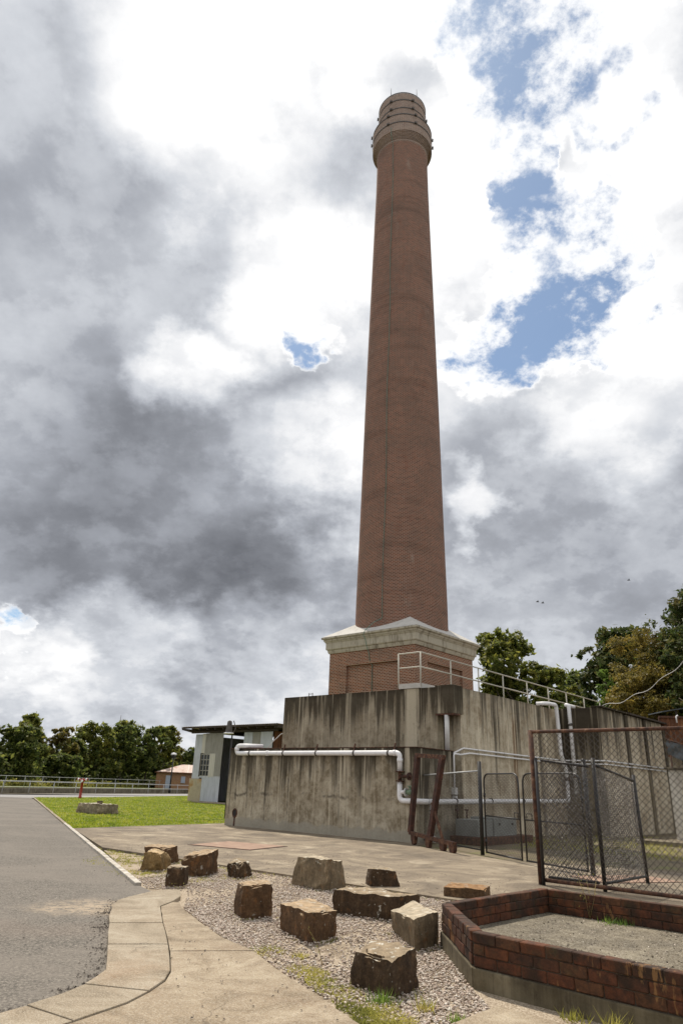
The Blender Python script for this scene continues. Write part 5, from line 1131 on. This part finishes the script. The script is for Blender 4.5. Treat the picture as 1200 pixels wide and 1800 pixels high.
# birds
for i, (p, lab) in enumerate((((35.29, 80, 26.07), 'small dark bird flying highest at the right of the sky'), ((23.94, 80, 22.94), 'left bird of the low pair right of the chimney'), ((24.55, 80, 22.82), 'right bird of the low pair right of the chimney'))):
    t = thing('bird', p, lab, 'bird', 'birds in the sky'); c = t.location
    MB().tube([c + Vector((-.2, 0, 0)), c + Vector((-.08, 0, .02)), c + Vector((.1, 0, .02)), c + Vector((.22, 0, 0))], [.01, .06, .06, .01], 8).build('body', M_black, t)
    for s_ in (-1, 1): mb = MB(); mb.face([c + Vector((-.06, 0, .03)), c + Vector((.1, 0, .03)), c + Vector((.02, s_ * .25, .16)), c + Vector((-.1, s_ * .48, .08))]); mb.build('wing', M_black, t)

# ================================================================== GRAVEL, GRASS, WEEDS
def inside(poly, x, y):
    c = False; j = len(poly) - 1
    for i in range(len(poly)):
        xi, yi = poly[i]; xj, yj = poly[j]
        if (yi > y) != (yj > y) and x < (xj - xi) * (y - yi) / (yj - yi) + xi: c = not c
        j = i
    return c
GRV = [(-3.4, 13.6), (-2.9, 12.5), (-2.2, 12.3), (-1.95, 10.7), (-1.5, 9.7), (-1.1, 8.8), (-.72, 8.25), (-.38, 7.5), (.1, 6.6), (.3, 6.15), (1.0, 6.1), (1.35, 6.6), (1.32, 7.1), (1.28, 9.0), (2.7, 10.6), (2.5, 12.0), (-2.2, 16.2)]
n = 0; rs = np.random.default_rng(3); Vg, Fg = [], []
oct_ = np.array([[1, 0, 0], [0, 1, 0], [-1, 0, 0], [0, -1, 0], [0, 0, 1], [0, 0, -.6]], float); of = np.array([[0, 1, 4], [1, 2, 4], [2, 3, 4], [3, 0, 4], [1, 0, 5], [2, 1, 5], [3, 2, 5], [0, 3, 5]])
pos = []
while len(pos) < 40000:
    x, y = rs.uniform(-3.6, 2.8), rs.uniform(6, 16.5)
    if not inside(GRV, x, y): continue
    dn = .5 + .9 * mnoise.noise(Vector((x * .9, y * .7, 4.4))) + .25 * mnoise.noise(Vector((x * 3, y * 3, 1)))
    if x < -1.0 and y > 8: dn -= .15
    if rs.random() < min(1, max(.06, dn + .2)) * (1.0 if y < 11 else .7): pos.append((x, y, -.042 + .012 * rs.random()))
for q4 in ROCKS[:13]:
    for i in range(4):
        p, q = q4[i], q4[(i + 1) % 4]; c4 = sum(q4, Vector()) / 4
        for _ in range(int((q - p).length * 150)):
            e = p.lerp(q, rs.random()); e = e + (e - c4).normalized() * abs(rs.normal()) * .045; pos.append((e.x, e.y, -.04 + .03 * rs.random() ** 2))
pos = np.array(pos); N = len(pos); sz = .007 + .012 * rs.random(N) ** 1.8
rot = rs.normal(size=(N, 3, 3)); q_, _ = np.linalg.qr(rot); sc = np.stack([sz * 1.3, sz, sz * .75], 1)
Vg = np.einsum('nij,kj->nki', q_, oct_) * sc[:, None, :] + pos[:, None, :]
Fg = of[None] + (np.arange(N) * 6)[:, None, None]
o = bpy.data.objects.new('gravel', fast_mesh('gravel', Vg.reshape(-1, 3), Fg.reshape(-1, 3), M_gravel, 3)); COL.objects.link(o); tag(o, 'pale pinkish gravel around the stone blocks', 'gravel', kind='stuff')
def blades(name, P_, hgt, wid, mat, seed, lean=.5):
    rs = np.random.default_rng(seed); P_ = np.asarray(P_, float); n = len(P_); an = rs.uniform(0, 2 * math.pi, n); h = hgt * (.5 + rs.random(n)); dx = np.stack([np.cos(an), np.sin(an), np.zeros(n)], 1) * wid
    ln_ = rs.normal(size=(n, 2)) * lean; tip = P_ + np.stack([ln_[:, 0] * h, ln_[:, 1] * h, h], 1)
    V_ = np.stack([P_ - dx, P_ + dx, tip], 1).reshape(-1, 3); o = bpy.data.objects.new(name, fast_mesh(name, V_, np.arange(n * 3).reshape(-1, 3), mat, 3)); COL.objects.link(o); return tag(o, kind='stuff')
P_ = []; rs = np.random.default_rng(21)
while len(P_) < 90000:
    x, y = rs.uniform(-22.5, 3), 24.8 + 58 * rs.random() ** 1.7
    if inside(LAWN, x, y) and not (x > -4.0 and y < 33): P_.append((x, y, -.01))
tag(blades('lawn_grass', P_, .055, .022, M_grass, 1, .6), 'short bright green mown grass of the lawn', 'grass')
P_ = []; rs = np.random.default_rng(22)
def patch(cx, cy, rx, ry, n):
    for _ in range(n):
        r_, a_ = rs.random() ** .7, rs.uniform(0, 6.283); x, y = cx + rx * r_ * math.cos(a_), cy + ry * r_ * math.sin(a_)
        if mnoise.noise(Vector((x * 4.5, y * 3.5, 7))) + .5 * mnoise.noise(Vector((x * 13, y * 11, 3))) > rs.uniform(-.25, .3): P_.append((x, y, -.05))
for k in range(30):  # edge of path and grassy corner by the biggest boulder
    t = k / 29; patch(.42 - .62 * t * 1.2 + .12, 5.95 + 1.5 * t * 1.15, .16, .18, 180)
patch(.35, 6.35, .28, .4, 1800); patch(.65, 6.2, .22, .18, 700); patch(-.62, 8.35, .2, .28, 500); patch(-.25, 8.2, .08, .12, 120)
patch(-4.3, 16.4, .9, 1.2, 2600); patch(-3.4, 14.4, .7, .8, 1500); patch(-2.3, 13.8, .5, .6, 800); patch(-2.1, 15.5, .8, .5, 1200); patch(-4.9, 17.9, .5, .5, 800)
for q4 in ROCKS[:13]:
    for i in range(4):
        p, q = q4[i], q4[(i + 1) % 4]; c4 = sum(q4, Vector()) / 4
        for k in range(5):
            e = p.lerp(q, (k + .5) / 5); e = e + (e - c4).normalized() * .03; patch(e.x, e.y, .09, .06, 22)
for t in np.linspace(0, 1, 60): c = W(-17 + 10.5 * t, 10.42); patch(c.x, c.y, .14, .1, 26)
for t in np.linspace(0, 1, 50): c = Vector((-5.3, 18.3, 0)).lerp(Vector((-21.6, 54.6, 0)), t ** 1.5); patch(c.x + .3, c.y, .15, .35, 40)
tag(blades('weeds', P_, .032, .009, M_weed, 2, .9), 'low yellowish weeds and moss around the gravel and slab edges', 'weeds')
def tuft(label, c, n, h, r_, mat, seed, name='grass_tuft'):
    rs_ = np.random.default_rng(seed); P2_ = [(rs_.normal() * r_, rs_.normal() * r_, -.0) for _ in range(n)]
    o = blades(name, P2_, h, .006, mat, seed, .45); o.location = c; del o['kind']; return tag(o, label, 'plant')
tuft('bright green grass tuft at the foot of the biggest boulder', (.48, 6.66, -.05), 90, .10, .05, M_leafL, 1)
tuft('small green grass tuft right of the biggest boulder', (.80, 6.5, -.05), 60, .10, .04, M_weed, 2)
tuft('small weed tuft by the corner of the loose slab', (1.02, 6.25, -.05), 60, .06, .03, M_leafL, 3)
tuft('leafy weed at the base of the planter front wall', (1.95, 6.36, -.03), 60, .06, .05, M_weed, 4)
tuft('taller weed by the crack at the planter front', (2.18, 6.14, -.03), 60, .10, .05, M_weed, 5)
tuft('yellow flowering weed in the planter by the back wall', (3.62, 9.72, .13), 160, .06, .10, M_leafL, 6)
for i, (c, hh, lab) in enumerate((((3.36, 10.0, .12), .52, 'dry tall weed stalk growing by the planter back wall'), ((-.02, 7.9, -.05), .34, 'thin dry twig sticking up left of the biggest boulder'), ((-2.35, 12.1, 0), .10, 'tiny dry sprig at the end of the path'))):
    t = thing('dry_weed', c, lab, 'plant'); c = Vector(c); rs_ = random.Random(i)
    for k in range(5 if i == 0 else 1):
        e = c + Vector((rs_.uniform(-.2, .2) if i != 1 else -.16, rs_.uniform(-.1, .1), hh * rs_.uniform(.7, 1))); MB().tube([c, c.lerp(e, .5) + Vector((.02, 0, .03)), e], [.004, .003, .0015], 5).build('stem', M_straw, t)
    bl = MB(); 
    for k in range(60 if i == 0 else 14):
        q = c + Vector((rs_.uniform(-.12, .12), rs_.uniform(-.08, .08), hh * rs_.uniform(.25, 1))) if i != 1 else c.lerp(c + Vector((-.16, 0, hh)), rs_.random()); d1 = Vector((rs_.uniform(-1, 1), rs_.uniform(-1, 1), rs_.uniform(-.5, 1))) * .012; bl.face([q, q + d1 + Vector((.004, 0, 0)), q + d1 * 2, q + d1 - Vector((.004, 0, 0))])
    tag(bl.build('leaves', M_weed, t), kind='stuff')
# yard weeds behind the fence
P_ = []; rs = np.random.default_rng(31)
for _ in range(5000):
    u_, v_ = rs.uniform(-13, -5), rs.uniform(22, 33)
    if mnoise.noise(Vector((u_ * .6, v_ * .6, 2))) > -.05: P_.append((*W(u_, v_)[:2], -.02))
tag(blades('yard_grass', P_, .10, .012, M_weed, 7, .7), 'scrappy yellow green grass in the yard behind the gates', 'grass')

# ================================================================== SMALL LITTER
def flakes(name, P_, size, mat, seed):
    rs = np.random.default_rng(seed); P_ = np.asarray(P_, float); n = len(P_); an = rs.uniform(0, 6.283, n); a1 = np.stack([np.cos(an), np.sin(an), rs.normal(size=n) * .25], 1); a2 = np.stack([-np.sin(an), np.cos(an), rs.normal(size=n) * .25], 1)
    sz = size * (.35 + rs.random(n) ** 2 * 1.3)[:, None]; up_ = np.array([0, 0, 1]) * sz * .35
    V_ = np.stack([P_ - a1 * sz, P_ - a2 * sz * .5 + up_, P_ + a1 * sz, P_ + a2 * sz * .5 + up_], 1).reshape(-1, 3); o = bpy.data.objects.new(name, fast_mesh(name, V_, np.arange(n * 4).reshape(-1, 4), mat)); COL.objects.link(o); return tag(o, kind='stuff')
rs = np.random.default_rng(77); P_ = []
kl = [p for l in KL for p in l]
for _ in range(1500):                      # along the gutter
    i = rs.integers(0, len(kl) - 1); p = Vector((*kl[i], 0)).lerp(Vector((*kl[i + 1], 0)), rs.random()); P_.append((p.x - abs(rs.normal()) * .10, p.y + rs.normal() * .03, -.03))
for _ in range(500): P_.append((rs.uniform(-7, -2.9), rs.uniform(6, 16), -.031))
for _ in range(700):                       # path and apron
    x, y = rs.uniform(-2.3, 0.4), rs.uniform(5.6, 10.5)
    if x > -1.3 - (y - 7) * .28 and x < .25 - (y - 6) * .62: P_.append((x, y, .012))
for _ in range(1600): P_.append((*W(rs.uniform(-17, -5), 10.6 + abs(rs.normal()) * 1.8)[:2], .004))
tag(flakes('leaf_litter', P_, .011, M_timber, 3), 'tiny dark leaf litter and grit on the path, road edge and apron', 'litter')
P_ = []
for _ in range(2600):
    a_, b_ = rs.random(), rs.random(); p = P2.lerp(P4, a_).lerp(P3.lerp(P5, a_), .06 + .9 * b_); P_.append((p.x, p.y, .127))
tag(flakes('planter_grit', P_[:1500], .009, M_gravel, 4), 'pale grit scattered on the planter floor', 'grit'); tag(flakes('planter_litter', P_[1500:], .012, M_timber, 5), 'dark leaf crumbs scattered on the planter floor', 'litter')
